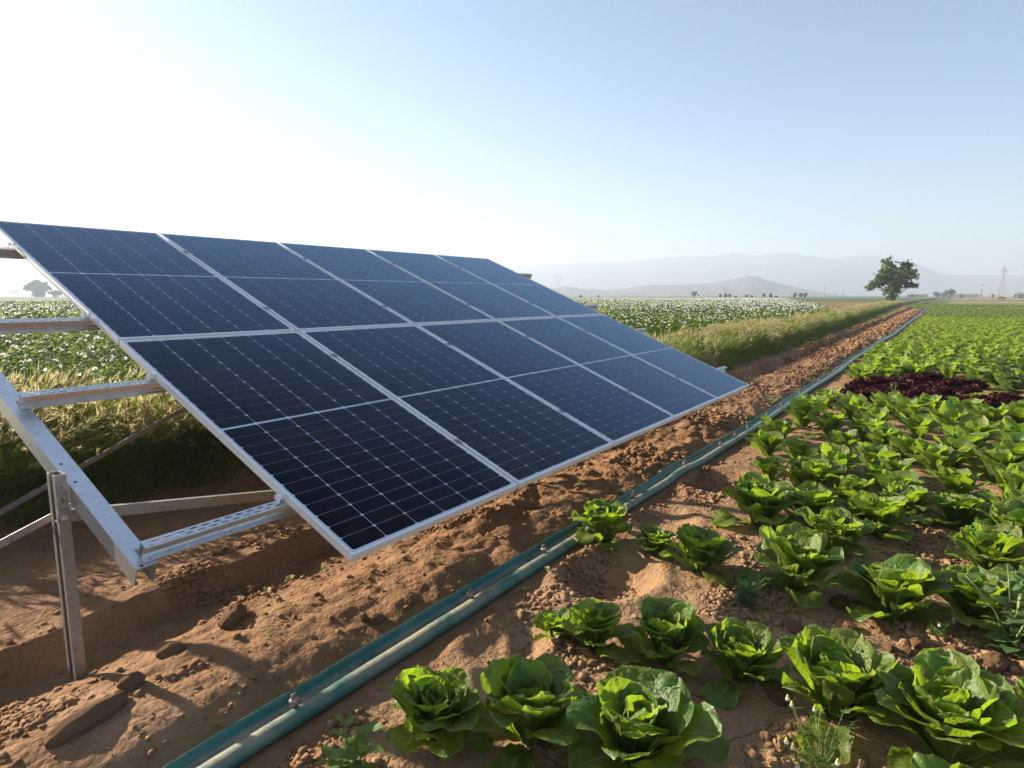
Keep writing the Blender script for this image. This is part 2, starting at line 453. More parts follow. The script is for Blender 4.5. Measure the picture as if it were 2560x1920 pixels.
# ------------------------------------------------------------------ ground shape
def pipe_y(x): return np.interp(x, [-6, 0, 4, 8, 15, 22, 27, 47, 75, 95], [.0, .0, -.02, -.03, .06, .12, .11, .40, .85, 1.3]) + .02*np.sin(x*.9)*np.clip(x/6, 0, 1)
def foot_y(x): return np.interp(x, [-8, 0, 2, 7, 11, 26, 64, 110], [3.1, 2.95, 2.65, 2.0, 1.85, 2.3, 3.7, 5.2]) + .10*fbm(x*1.1, x*0+3.3, 41, 2)
def crest_y(x): return np.interp(x, [-8, -.6, .5, 7, 13, 27, 64, 110], [1.2, 1.22, 1.30, 1.40, 1.36, 1.55, 2.3, 3.2]) + .07*fbm(x*1.7, x*0+9.3, 5, 3)
PV = [-1e4, -.32, -.16, -.10, .10, .16, .24, .36, .62, .86, 1.04, 1.16, 1.225, 1.265, 1.5, 2.2, 2.7, 2.85, 3.0, 3.15, 3.5, 4.2, 4.6, 5.0, 1e5]
PZ = [0.0, .0, -.015, -.02, -.02, .002, .030, .046, .046, .0, -.048, -.05, .03, .08, .07, .03, .0, .03, .17, .29, .36, .36, .27, .22, .22]
def ground(x, y, fine=True):
    x = np.asarray(x, float); y = np.asarray(y, float)
    yp = pipe_y(x); fo = foot_y(x); cr = crest_y(x)
    w = .05*fbm(x*3.0, y*3.0, 71, 3)*((y > .3) & (y < 6))
    yy = y+w
    v = np.where(yy-yp < .15, y-yp, np.where(yy < cr, .15+(yy-yp-.15)/(cr-yp-.15)*1.1, np.where(yy < fo, 1.25+(yy-cr)/(fo-cr)*1.6, 2.85+(yy-fo))))
    z = np.interp(v, PV, PZ)
    near = sstep(200, 60, np.hypot(x, y))
    soil = sstep(.12, .28, v)*sstep(1.9, 1.1, v)
    bed = sstep(-.14, -.35, v)
    chan = np.clip(sstep(.09, .2, np.abs(v)), 0, 1)
    z = z + near*chan*(.022*fbm(x*1.6, y*1.6, 1, 3)*(1+.6*soil) + .013*fbm(x*6, y*6, 2, 3)*(.7+1.1*soil*sstep(-1.5, 1.5, x)) + .008*fbm(x*18, y*18, 3, 3)*(.6+1.1*soil*sstep(-.2, .35, fbm(x*1.2, y*1.9, 49, 2))) + .006*soil*sstep(-.1, .3, fbm(x*1.8, y*2.4, 45, 2))*(1-2*np.abs(fbm(x*30, y*30, 47, 2))))
    ridge = np.abs(fbm(x*2.2, y*3.4, 15, 3))
    z = z + near*soil*sstep(-1.2, 2.0, x)*(.06*(ridge-.2) + .03*(np.abs(fbm(x*5, y*7, 19, 3))-.2))
    # churned strips between the flat, silted beds of the lettuces
    row = sstep(.05, .35, fbm(x*.9+y*.5, y*1.9, 23, 2))
    z = z + near*bed*(.022*row*np.abs(fbm(x*9, y*9, 31, 3)) - .006)
    for px, py, r, d in ((1.42, -.42, .21, .115), (3.50, -.40, .25, .12), (.55, -.36, .15, .05), (2.35, -.36, .17, .06)):
        q = ((x-px)/(r*1.25))**2+((y-py)/r)**2
        z = z - d*np.exp(-q**1.6) + .25*d*np.exp(-((np.sqrt(q)-1.35)/.3)**2)
    pot = sstep(4.7, 5.1, v)
    z = z + near*pot*.07*np.cos(y*2*np.pi/.75)
    return z
def gz(x, y): return float(ground(np.array([x]), np.array([y]))[0])

def grow(start, step, ratio, end):
    out = [start]; d = step
    while abs(out[-1]) < abs(end): out.append(out[-1]+(d if end > start else -d)); d *= ratio
    return out[1:]
xs = np.array(sorted(grow(-1.5, .03, 1.07, -6000)) + list(np.arange(-1.5, 3.4, .0125)) + grow(3.4, .0135, 1.010, 26) + grow(26.5, .25, 1.06, 6000))
ys = np.array(sorted(grow(-2.6, .03, 1.10, -6000)) + list(np.arange(-2.6, -.2, .016)) + list(np.arange(-.2, 1.6, .0115)) + list(np.arange(1.6, 5.5, .035)) + grow(5.5, .06, 1.045, 6000))
GX, GY = np.meshgrid(xs, ys, indexing='ij')
GZ = ground(GX.ravel(), GY.ravel())
nx, ny = len(xs), len(ys)
idx = np.arange(nx*ny).reshape(nx, ny)
quads = np.stack([idx[:-1, :-1], idx[1:, :-1], idx[1:, 1:], idx[:-1, 1:]], -1).reshape(-1, 4)
g = link('ground', make_mesh('ground', np.stack([GX.ravel(), GY.ravel(), GZ], 1), quads, M_soil))
tag(g, kind='structure')
print('ground', nx, ny, nx*ny)

# ------------------------------------------------------------------ hills and mountains
def ridge_strip(name, brg, elv, Rp, spread, mat, seed, rough):
    b = np.linspace(brg[0], brg[-1], 260)
    e = np.interp(b, brg, elv)
    rows = []
    K = 15
    for k in range(K):
        t = k/(K-1)*2-1
        rr = Rp+spread*t
        s = (1-abs(t))**1.15
        hgt = (np.tan(np.radians(e))*Rp+1.5)*s
        a = np.radians(b)
        n_ = fbm(b*1.7+k*.23, b*0+k*.55, seed, 4)*rough*hgt*(0 if abs(t) < .01 else 1)*(s < .97)
        z = np.maximum(hgt*(1)+n_*.5*(1-s)*2, -1.0) if k not in (0, K-1) else hgt*0-2.0
        rows.append(np.stack([CAM.x+rr*np.cos(a), CAM.y+rr*np.sin(a), z], 1))
    V = np.concatenate(rows); n = len(b)
    I = np.arange(K*n).reshape(K, n)
    Q = np.stack([I[:-1, :-1], I[:-1, 1:], I[1:, 1:], I[1:, :-1]], -1).reshape(-1, 4)[:, ::-1]
    return tag(link(name, make_mesh(name, V, Q, mat)), kind='structure')
mb_ = [-75, -60, -45, -30, -15, -8, -3.6, -1.3, .43, 1.5, 2.1, 3.5, 5.4, 6.4, 8.4, 10.55, 12.1, 13.2, 14.5, 16.2, 17.9, 21.3, 22.9, 25.3, 28.5, 31.1, 36, 42, 50, 60, 75, 95]
me_ = [1.5, 2.2, 1.8, 2.4, 1.6, 1.3, 1.42, 1.46, 1.49, 1.64, 2.08, 2.7, 3.05, 3.14, 2.97, 3.2, 3.55, 3.38, 3.29, 3.63, 3.36, 3.33, 3.25, 2.96, 2.99, 2.81, 2.5, 2.0, 1.5, 1.1, .8, .5]
ridge_strip('mountains', mb_, me_, 3000, 900, M_mtn, 3, .5)
hb = [2, 5, 7.1, 8.2, 10.4, 11.9, 13.76, 14.1, 14.57, 15.0, 16.1, 17.8, 20.2, 23.35, 24.9, 26.5, 28.5, 30.56, 31.5, 35, 40, 48]
he = [-.1, -.1, -.06, .08, .5, .86, 1.38, 1.56, 1.63, 1.58, 1.38, 1.08, .91, .92, .67, .48, .55, .81, .65, .4, .15, -.1]
ridge_strip('hill', hb, he, 1450, 330, M_hill, 8, .4)

# ------------------------------------------------------------------ solar panels
TILT = R_(22.25)
PW, PH, GAP, H0 = 1.134, 2.0214, .022, .5
FR = .035
def A(x, s, n=0.0):       # array coordinates -> world
    return Vector((x, s*math.cos(TILT)-n*math.sin(TILT), H0+s*math.sin(TILT)+n*math.cos(TILT)))
cols, rows = 6, 24
mx_, my_ = .022, .024
cpx = (PW-2*mx_)/cols
MID = .014
cpy = (PH-2*my_-MID)/rows
cw, chh = cpx-.0036, cpy-.0021
def cell_mesh():
    a, b, c = cw/2, chh/2, .0075
    poly = [(-a+c, -b), (a-c, -b), (a, -b+c), (a, b-c), (a-c, b), (-a+c, b), (-a, b-c), (-a, -b+c)]
    V = [(x, y, .0008) for x, y in poly] + [(x, y, 0) for x, y in poly]
    F = [tuple(range(8))] + [(i, i+8, (i+1) % 8+8, (i+1) % 8) for i in range(8)]
    me = bpy.data.meshes.new('cell'); me.from_pydata(V, [], F); me.update(); me.materials.append(M_cell)
    return me
CELL = cell_mesh()
fm = MB()
lip, wall = .011, .0022
for (x0, x1, y0, y1) in ((0, PW, 0, lip), (0, PW, PH-lip, PH), (0, lip, lip, PH-lip), (PW-lip, PW, lip, PH-lip)):
    fm.box((x0, y0, -.0020), (x1, y1, 0))
for (x0, x1, y0, y1) in ((0, PW, 0, wall), (0, PW, PH-wall, PH), (0, wall, wall, PH-wall), (PW-wall, PW, wall, PH-wall)):
    fm.box((x0, y0, -FR), (x1, y1, -.0020))
for (x0, x1, y0, y1) in ((wall, PW-wall, wall, .03), (wall, PW-wall, PH-.03, PH-wall), (wall, .03, .03, PH-.03), (PW-.03, PW-wall, .03, PH-.03)):
    fm.box((x0, y0, -FR), (x1, y1, -FR+.002))
FRAME = fm.mesh('frame', M_alu)
BACK = MB().box((wall, wall, -.0075), (PW-wall, PH-wall, -.0024)).mesh('backsheet', M_white)
JB = MB().box((PW/2-.05, PH/2-.04, -.026), (PW/2+.05, PH/2+.04, -.0076)).mesh('junction_box', M_dark)
ordn = ['nearest', 'second nearest', 'middle one', 'second farthest', 'farthest']
for r in range(2):
    for c in range(5):
        lab = 'dark blue solar panel, %s in the %s row' % (ordn[c], 'lower' if r == 0 else 'upper')
        p = empty('solar_panel', A(c*(PW+GAP), r*(PH+GAP)), (TILT, 0, 0), lab, 'solar panel', 'solar panels of the array')
        link('frame', FRAME, p); link('backsheet', BACK, p); link('junction_box', JB, p)
        for i in range(cols):
            for j in range(rows):
                ce = link('cell', CELL, p); du = (.9 if j == 0 else .45 if j == 1 else .2)*rng.uniform(.3, 1)*(1 if r == 0 else .8); ce.color = (du, du, du, 1)
                ce.location = (mx_+(i+.5)*cpx, my_+(j+.5)*cpy+(MID if j >= rows//2 else 0), -.0022)

# ------------------------------------------------------------------ mounting frame
MF = empty('mounting_frame', (-.66, .9, gz(-.66, .9)), (0, 0, 0), 'galvanised steel mounting frame carrying the tilted solar panels, rail ends sticking out at left', 'mounting frame')
MFI = Matrix.Translation(-MF.location)
MA = MFI @ Matrix.Translation((0, 0, H0)) @ Matrix.Rotation(TILT, 4, 'X')
LEN = 5*PW+4*GAP
XA, XB = -.578, LEN+.50
def slot_flange(mb, x0, x1, s0, s1, n0, n1, M):
    pitch = .0465; sl, sh = .030, .0085
    rws = [(s0+(s1-s0)*.30, 0.0), (s0+(s1-s0)*.72, .5)]
    cuts = [s0, (rws[0][0]+rws[1][0])/2, s1]
    for (sc_, ph), a, b in zip(rws, cuts[:-1], cuts[1:]):
        x = x0
        first = True
        while x < x1-1e-6:
            xe = min(x+(pitch*(1-ph) if first and ph else pitch), x1)
            L = xe-x; first = False
            if L < pitch*.9:
                mb.box((x, a, n0), (xe, b, n1), M); x = xe; continue
            cx = (x+xe)/2; hl = sl/2; hh = sh/2; k = hh*.6
            inner = [(cx-hl+k, sc_-hh), (cx+hl-k, sc_-hh), (cx+hl, sc_), (cx+hl-k, sc_+hh), (cx-hl+k, sc_+hh), (cx-hl, sc_)]
            outer = [(x, a), (xe, a), (xe, sc_), (xe, b), (x, b), (x, sc_)]
            V = [(p[0], p[1], n1) for p in outer+inner]+[(p[0], p[1], n0) for p in outer+inner]
            F = []
            for i in range(6):
                j = (i+1) % 6
                F.append((i, j, 6+j, 6+i)); F.append((12+j, 12+i, 18+i, 18+j))
                F.append((6+i, 6+j, 18+j, 18+i))
            F += [(0, 12, 13, 1), (3, 15, 16, 4)]
            mb.add([tuple(M @ Vector(v)) for v in V], F)
            x = xe
RAILS = [.445, 1.605, 2.405, 3.58]
for s0 in RAILS:
    mb = MB(); T = .003
    a, b = s0-.024, s0+.022
    slot_flange(mb, XA, -.02, a, b, -FR-T, -FR-.0004, MA)
    mb.box((-.02, a, -FR-T), (LEN+.02, b, -FR-.0004), MA)
    slot_flange(mb, LEN+.02, XB, a, b, -FR-T, -FR-.0004, MA)
    mb.box((XA, a, -FR-.011), (XB, a+T, -FR-T), MA)                       # front lip
    w0 = a+.012
    web = [(w0, -FR-T), (w0, -.062), (w0+.007, -.068), (w0+.007, -.076), (w0, -.082), (w0, -.1), (w0+T, -.1), (w0+T, -.0815), (w0+.007+T, -.0755), (w0+.007+T, -.0685), (w0+T, -.0625), (w0+T, -FR-T)]
    mb.prism(web[::-1], XA, XB, MA)
    mb.box((XA, a, -.1), (XB, w0-.0002, -.1+T), MA)
    mb.box((XA, w0+T+.0002, -.1), (XB, b, -.1+T), MA)
    mb.build('purlin', M_galv, MF)
for xr in (-.575, 2.42, 5.35):
    mb = MB(); hw = .036; T = .0035
    top = -.1025
    mb.box((xr-hw, .405, top-T), (xr+hw, 4.33, top), MA)
    mb.box((xr-hw, .405, top-.075), (xr-hw+T, 4.33, top-T), MA)
    mb.box((xr+hw-T, .405, top-.075), (xr+hw, 4.33, top-T), MA)
    mb.box((xr-hw+T, .405, top-.075), (xr-hw+.016, 4.33, top-.075+T), MA)
    mb.box((xr+hw-.016, .405, top-.075), (xr+hw-T, 4.33, top-.075+T), MA)
    mb.build('rafter', M_galv, MF)
    for s0 in RAILS:                                                        # angle brackets holding the rails
        bk = MB()
        bk.box((xr+.002, s0+.0235, top), (xr+.032, s0+.0275, -.046), MA)
        bk.box((xr+.002, s0+.028, top), (xr+.032, s0+.058, top+.004), MA)
        bk.build('bracket', M_galv2, MF)
        bm = MB(); c = MA @ Vector((xr+.017, s0+.043, top+.004)); n_ = MA.to_3x3() @ Vector((0, 0, 1))
        bm.tube([c, c+n_*.007], .0075, 6); bm.tube([c+n_*.007, c+n_*.014], .004, 6)
        bm.build('bolt', M_galv2, MF)
    bm = MB()
    for ss in (.416, .98, 1.12, 2.1):
        c = MA @ Vector((xr-.012, ss, top)); n_ = MA.to_3x3() @ Vector((0, 0, 1))
        bm.tube([c, c+n_*.0015], .0055, 8)
    bm.build('bolt_hole', M_dark, MF)
def c_post(x1, y0, ztop, wx=.040, wy=.078, name='post'):
    """C-section open to -X: web against the rafter"""
    mb = MB(); T = .004
    zb = gz(x1, y0+.05)-.5
    def bx(xa, xb, ya, yb): mb.box((xa, ya, zb), (xb, yb, ztop), MFI)
    bx(x1-T, x1, y0, y0+wy)
    bx(x1-wx, x1-T, y0, y0+T); bx(x1-wx, x1-T, y0+wy-T, y0+wy)
    bx(x1-wx, x1-wx+T, y0+T, y0+.022); bx(x1-wx, x1-wx+T, y0+wy-.022, y0+wy-T)
    return mb.build(name, M_galv2, MF)
def zraf(y):   # top face of a rafter above y
    s = (y-.1025*math.sin(TILT))/math.cos(TILT); return A(0, s, -.1025).z
for xr in (-.575, 2.42, 5.35):
    x1 = xr-.0375-.008
    po = c_post(x1, .93, zraf(.97)+.035)
    po2 = c_post(x1, 2.98, zraf(3.03)+.02, .085, .09)
    h = MB()
    for zz in (.79, .74, .73): h.tube([(x1-.02+random.uniform(-.006, .006)-MF.location.x, .9285-MF.location.y, zz-.02-MF.location.z), (x1-.02-MF.location.x, .9298-MF.location.y, zz-.02-MF.location.z)], .004, 8)
    h.build('bolt_hole', M_dark, MF)
# long front brace: lipped channel bolted to the face of the front posts
def brace(a, b, w, t, lipd, name='brace', mat=None):
    a = Vector(a); b = Vector(b); d = (b-a); L = d.length; x = d.normalized()
    y = Vector((0, 0, 1)).cross(x).normalized(); z = x.cross(y)
    M = MFI @ (Matrix.Translation(a) @ Matrix((x, y, z)).transposed().to_4x4())
    mb = MB(); T = .0035
    mb.box((0, -T, -w/2), (L, 0, w/2), M)
    if lipd:
        mb.box((0, 0, w/2-T), (L, lipd, w/2), M); mb.box((0, 0, -w/2), (L, lipd, -w/2+T), M)
    return mb.build(name, mat or M_galv2, MF)
brace((-.665, .925, .660), (2.36, .925, .13), .046, .004, .022)
bm = MB(); lc = Vector((-.645, .921, .652))-MF.location
bm.tube([lc, lc+Vector((0, -.008, 0))], .012, 6); bm.tube([lc+Vector((0, -.008, 0)), lc+Vector((0, -.013, 0))], .006, 8)
bm.build('bolt', M_galv, MF)
brace((-1.25, 2.62, -.09), (2.40, 2.97, 1.27), .034, .004, .0, 'brace')
brace((-2.35, 1.16, .02), (-.55, 1.06, .655), .030, .004, .0, 'brace')
brace((2.40, 1.0, .12), (2.40, 3.0, 1.2), .034, .004, .018, 'brace')
brace((5.33, 1.0, .12), (5.33, 3.0, 1.2), .034, .004, .018, 'brace')
# clamps
def end_clamp(x, s, sgn):
    mb = MB(); T = .003
    a, b = s-.019, s+.019
    def bx(xa, xb, n0, n1, sa=a, sb=b): mb.box((min(x+sgn*xa, x+sgn*xb), sa, n0), (max(x+sgn*xa, x+sgn*xb), sb, n1), MA)
    bx(-.009, .004, .0004, .0004+T); bx(.0005, .0005+T, -.018, .0004); bx(.0036, .030, -.018, -.018+T)
    bx(.027, .030, -FR, -.018)
    c = MA @ Vector((x+sgn*.016, s, -.015)); n_ = MA.to_3x3() @ Vector((0, 0, 1))
    mb.tube([c, c+n_*.006], .009, 6); mb.tube([c+n_*.006, c+n_*.014], .0045, 6)
    return mb.build('end_clamp', M_alu, MF)
def mid_clamp(x, s):
    mb = MB()
    mb.box((x-.017, s-.02, .0005), (x+.017, s+.02, .0035), MA)
    c = MA @ Vector((x, s, .0035)); n_ = MA.to_3x3() @ Vector((0, 0, 1))
    mb.tube([c, c+n_*.006], .0065, 6)
    mb.box((x-.004, s-.015, -FR), (x+.004, s+.015, .0005), MA)
    return mb.build('mid_clamp', M_galv2, MF)
for s0 in RAILS:
    end_clamp(0, s0+.02, -1); end_clamp(LEN, s0+.02, 1)
    for k in range(1, 5): mid_clamp(k*(PW+GAP)-GAP/2, s0+.02)

# ------------------------------------------------------------------ irrigation hose
SEC = [(.076, .056), (.068, .064), (.061, .055), (.054, .034), (.047, .018), (.037, .011), (.008, .009), (-.006, .019), (-.022, .034), (-.050, .040), (-.080, .034), (-.096, .016), (-.098, -.006), (-.07, -.03), (.05, -.03), (.080, .0), (.088, .030), (.086, .048)]
px = np.concatenate([np.arange(-3.2, 12, .06), np.arange(12, 40, .2), np.arange(40, 84, .6)])
py = pipe_y(px)
wob = .006*fbm(px*2.0, px*0+.3, 51, 3)
flat = sstep(.1, .5, fbm(px*.55, px*0+7.7, 57, 2))          # the hose lies flatter here and there
S = np.array(SEC)
ns = len(S); V = []; UV = []
zb = ground(px, py)+.022
tx = np.gradient(py, px)
for i in range(len(px)):
    f = flat[i]*.75
    sy = S[:, 0]*(1+.22*f); sz = S[:, 1]*(1-.30*f*(S[:, 0] > .02)) + f*.012*((S[:, 0] < .02) & (S[:, 0] > -.03))
    k = 1+.05*math.sin(px[i]*1.9)
    sy = sy*.76; sz = sz*.86
    V.append(np.stack([px[i]-sy*tx[i], py[i]+sy*k+wob[i], zb[i]+sz*k], 1)); UV.append(np.stack([np.arange(ns)/ns, np.full(ns, px[i])], 1))
V = np.concatenate(V); UV = np.concatenate(UV)
I = np.arange(len(V)).reshape(len(px), ns)
J = np.roll(I, -1, 1)
Q = np.stack([I[:-1], I[1:], J[1:], J[:-1]], -1).reshape(-1, 4)[:, ::-1]
HOSE = empty('irrigation_hose', (0, 0, 0), (0, 0, 0), 'long teal green irrigation hose lying half collapsed between the soil ridge and the lettuces', 'hose')
link('hose_wall', make_mesh('hose_wall', V, Q, M_pipe, UV), HOSE)
def outlet(x):
    y = float(pipe_y(x))-.008; z = gz(x, float(pipe_y(x)))+.055
    o = empty('outlet_cap', (0, 0, 0)); COL.objects.unlink(o); bpy.data.objects.remove(o)
    mb = MB(); a = Vector((x, y, z-.012)); t = random.uniform(-.25, .25)
    up = Vector((.15*math.sin(t*9), -.12+t*.3, 1)).normalized()
    mb.tube([a, a+up*.006], .017, 10); mb.tube([a+up*.006, a+up*.03], .011, 10)
    c = a+up*.030; d = Vector((.55+t, -.75, .35)).normalized()
    mb.tube([c-d*.014, c+d*.004, c+d*.006, c+d*.022], [.012, .012, .0145, .0145], 10, cap=False)
    mb.tube([c-d*.014, c-d*.0145], [.012, .001], 10, cap=False)
    mb.tube([c+d*.006, c+d*.0065], [.0145, .0105], 10, cap=False); mb.tube([c+d*.022, c+d*.004], [.0105, .0105], 10, cap=True)
    mb.box((-.009, -.002, .0), (.009, .002, .022), Matrix.Translation(c+Vector((0, 0, .008))) @ Matrix.Rotation(t*2, 4, 'Z'))
    return mb.build('outlet', M_fit, HOSE, True)
for x in (-.30, .71, 1.38, 2.6, 3.63, 4.59, 5.08, 5.56, 6.45, 7.3, 8.6, 10.2, 11.23, 11.82, 13.0): outlet(x)

# ------------------------------------------------------------------ lettuces
PRV = [0, .08, .25, .45, .65, .8, .92, 1.0]
PRW = [.20, .24, .48, .80, 1.0, .98, .72, .18]
def leaf_geo(r, az, L, W, th0, bend, cup, ruf, nu, nv, frill=0.0):
    v = np.linspace(0, 1, nv); th = th0-bend*v**1.7
    dv = 1/(nv-1)
    rr = np.concatenate([[0], np.cumsum(np.cos((th[1:]+th[:-1])/2)*L*dv)])+.012
    zz = np.concatenate([[0], np.cumsum(np.sin((th[1:]+th[:-1])/2)*L*dv)])
    u = np.linspace(-1, 1, nu)
    w = np.interp(v, PRV, PRW)*W/2*(1+.06*r.standard_normal(nv))
    ph1, ph2 = r.uniform(0, 6.3, 2); k1, k2 = r.uniform(7, 12), r.uniform(14, 22)
    U, Vv = np.meshgrid(u, v)
    Wm = w[:, None]
    lat = U*Wm*(1-.18*cup*U**2)
    side = np.where(U > 0, ph1, ph2)
    nrm = Wm*(cup*(np.abs(U)**1.8))*(1.15-.8*Vv)
    nrm = nrm + ruf*Wm*np.abs(U)**2.2*(.3+Vv)*(np.sin(k1*Vv+side)+.5*np.sin(k2*Vv+side*1.7))
    nrm = nrm + frill*Wm*np.abs(U)**1.5*np.sin(34*Vv+14*U+side)
    nrm = nrm + ruf*.35*Wm*np.sin(9*U+ph1)*Vv**3
    nrm = nrm + .012*fbm(U*2.2+ph1, Vv*5+ph2, int(r.integers(1000)), 2)*(L/.2)
    Th = th[:, None]
    rad = rr[:, None]-np.sin(Th)*nrm; z = zz[:, None]+np.cos(Th)*nrm
    tw = r.uniform(-.35, .35)
    lat2 = lat*math.cos(tw); rad = rad+lat*math.sin(tw)*.5
    x = rad*math.cos(az)-lat2*math.sin(az); y = rad*math.sin(az)+lat2*math.cos(az)
    P = np.stack([x, y, z], -1).reshape(-1, 3)
    I = np.arange(nu*nv).reshape(nv, nu)
    Q = np.stack([I[:-1, :-1], I[:-1, 1:], I[1:, 1:], I[1:, :-1]], -1).reshape(-1, 4)
    uv = np.stack([(U+1)/2, Vv], -1).reshape(-1, 2)
    return P, Q, uv
def lettuce_leaves(seed, kind, n, nu, nv):
    r = np.random.default_rng(seed); out = []
    for i in range(n):
        t = i/(n-1)                                     # 0 heart, 1 outermost
        az = i*2.39996+r.uniform(-.3, .3)
        if kind == 'romaine':
            L = np.interp(t, [0, .3, .7, 1], [.14, .205, .262, .235])*r.uniform(.9, 1.12)
            W = L*np.interp(t, [0, .4, 1], [.58, .62, .60])*r.uniform(.85, 1.15)
            th0 = R_(np.interp(t, [0, .3, .7, .9, 1], [92, 86, 72, 56, 30])+r.uniform(-7, 7))
            bend = R_(np.interp(t, [0, .3, .7, 1], [-8, 20, 48, 50])+r.uniform(-18, 26))
            cup = np.interp(t, [0, .5, 1], [.75, .5, .22])*r.uniform(.6, 1.3); ruf = np.interp(t, [0, 1], [.07, .17])*r.uniform(.5, 1.7); fr = 0
        elif kind == 'curly':
            L = np.interp(t, [0, 1], [.07, .15])*r.uniform(.85, 1.15); W = L*r.uniform(.8, 1.1)
            th0 = R_(np.interp(t, [0, .6, 1], [88, 62, 32])+r.uniform(-8, 8)); bend = R_(np.interp(t, [0, 1], [0, 45])+r.uniform(-10, 20))
            cup = .35; ruf = .25; fr = .12
        else:
            L = np.interp(t, [0, 1], [.12, .175])*r.uniform(.8, 1.15); W = L*r.uniform(.6, .85)
            th0 = R_(np.interp(t, [0, .6, 1], [86, 60, 22])+r.uniform(-8, 8)); bend = R_(np.interp(t, [0, 1], [10, 55])+r.uniform(-10, 20))
            cup = .3; ruf = .22; fr = .55
        out.append(leaf_geo(r, az, L, W, th0, bend, cup, ruf, nu, nv, fr))
    return out
def join(parts):
    V = []; Q = []; UV = []; n = 0
    for p, q, u in parts:
        V.append(p); Q.append(q+n); UV.append(u); n += len(p)
    return np.concatenate(V), np.concatenate(Q), np.concatenate(UV)
NV = 7
ROM_HI = [[make_mesh('leaf', *(lambda a: (a[0], a[1]))(l), M_let, l[2]) for l in lettuce_leaves(100+k, 'romaine', 40, 11, 14)] for k in range(NV)]
ROM_MID = [[make_mesh('leaf', l[0], l[1], M_let, l[2]) for l in lettuce_leaves(200+k, 'romaine', 24, 5, 7)] for k in range(6)]
def jm(name, seed, kind, n, nu, nv, mat):
    a = join(lettuce_leaves(seed, kind, n, nu, nv)); return make_mesh(name, a[0], a[1], mat, a[2])
ROM_LO = [jm('lettuce', 300+k, 'romaine', 22, 5, 6, M_let) for k in range(6)]
CUR_LO = [jm('lettuce', 400+k, 'curly', 20, 5, 5, M_let_y) for k in range(6)]
RED_ = [[make_mesh('leaf', l[0], l[1], M_red, l[2]) for l in lettuce_leaves(500+k, 'red', 60, 9, 14)] for k in range(4)]
CUR_HI = [make_mesh('leaf', l[0], l[1], M_let_y, l[2]) for l in lettuce_leaves(600, 'curly', 30, 7, 8)]

def place_lettuce(x, y, d, label, group, meshes, ref=.40, cat='lettuce', sink=.02, name='lettuce'):
    s = d/ref; rot = (random.uniform(-.09, .09), random.uniform(-.09, .09), random.uniform(0, 6.28))
    if isinstance(meshes, list):
        o = empty(name, (x, y, gz(x, y)-sink*s), rot, label, cat, group); o.scale = (s, s, s*random.uniform(1.02, 1.18))
        for me in meshes: link('leaf', me, o)
    else:
        o = link(name, meshes); o.location = (x, y, gz(x, y)-sink*s); o.rotation_euler = rot; o.scale = (s, s, s*random.uniform(.92, 1.1))
        tag(o, label, cat, group)
    return o
G1 = 'green romaine lettuces in the field'
NEAR = [
 (-.08, -.50, .32, 'dark green romaine lettuce nearest the hose at the bottom, leaves spread low on shaded soil'),
 (.10, -.77, .40, 'full round romaine lettuce between the lettuce nearest the hose and the bottom centre one'),
 (.20, -1.13, .42, 'big round romaine lettuce cut by the bottom edge, right of the first two'),
 (.66, -.53, .17, 'small young romaine lettuce leaning on the left side of an upright lettuce'),
 (.72, -.70, .27, 'upright narrow romaine lettuce with a small young lettuce at its left side'),
 (.80, -.98, .34, 'bushy romaine lettuce touching the neighbour at its right, in the third row from the bottom'),
 (.86, -1.27, .31, 'romaine lettuce leaning against the bushy one at its left, dark soil at its right'),
 (1.80, -.53, .23, 'small romaine lettuce tucked behind the left side of a bigger glossy one'),
 (1.74, -.80, .36, 'glossy romaine lettuce with a small one at its left, right of the bowl shaped pit'),
 (1.83, -.17, .36, 'shaded blue green lettuce growing over the edge of the hose'),
 (2.64, -.90, .44, 'romaine lettuce at the left end of its row with soil on its hose side'),
 (3.59, -1.06, .42, 'romaine lettuce behind the left end one, at the right of the second pit'),
 (4.65, -.47, .38, 'dark round romaine lettuce beside the hose, right of the second pit'),
 (4.47, -.79, .34, 'romaine lettuce pressed against the right side of the dark round one by the hose'),
 (3.71, -.71, .30, 'smaller romaine lettuce in front of the dark round one by the hose'),
 (1.82, -1.28, .45, 'wide romaine lettuce with a bluish weed at its left foot'),
 (2.43, -1.36, .38, 'romaine lettuce right behind the wide one with the bluish weed'),
 (1.79, -1.73, .42, 'tall romaine lettuce with one outer leaf folded like a cup, clods at its foot'),
 (1.94, -2.05, .40, 'romaine lettuce at the right edge overgrown by a tall weed'),
 (2.71, -2.11, .39, 'pale romaine lettuce at the right edge behind the weed covered one'),
 (.83, -1.61, .40, 'crinkled romaine lettuce behind the flowering chamomile'),
 (.80, -1.95, .43, 'largest romaine lettuce, at the bottom right, open like a rose'),
 (1.16, -2.23, .28, 'romaine lettuce cut by the right edge behind the largest one'),
 (.43, -1.99, .30, 'romaine lettuce at the bottom edge in front of the largest one, only its top showing'),
 (.80, -2.27, .29, 'dark romaine lettuce in the bottom right corner'),
 (3.42, -1.37, .34, None), (3.35, -1.67, .35, None), (3.45, -1.97, .36, None), (3.71, -2.26, .34, None), (4.43, -1.37, .42, None),
 (4.83, -1.82, .43, None), (4.79, -2.23, .41, None), (4.98, -1.08, .37, None), (5.4, -1.37, .39, None), (6.15, -2.09, .44, None), (6.27, -2.43, .44, None),
 (6.15, -.52, .46, None), (5.76, -.84, .40, None), (6.76, -.97, .46, None), (7.28, -1.47, .46, None), (6.78, -1.87, .44, None), (7.33, -2.24, .45, None),
 (7.9, -2.57, .46, None), (6.2, -1.64, .39, None), (7.08, -.40, .44, None), (7.63, -1.2, .44, None)]
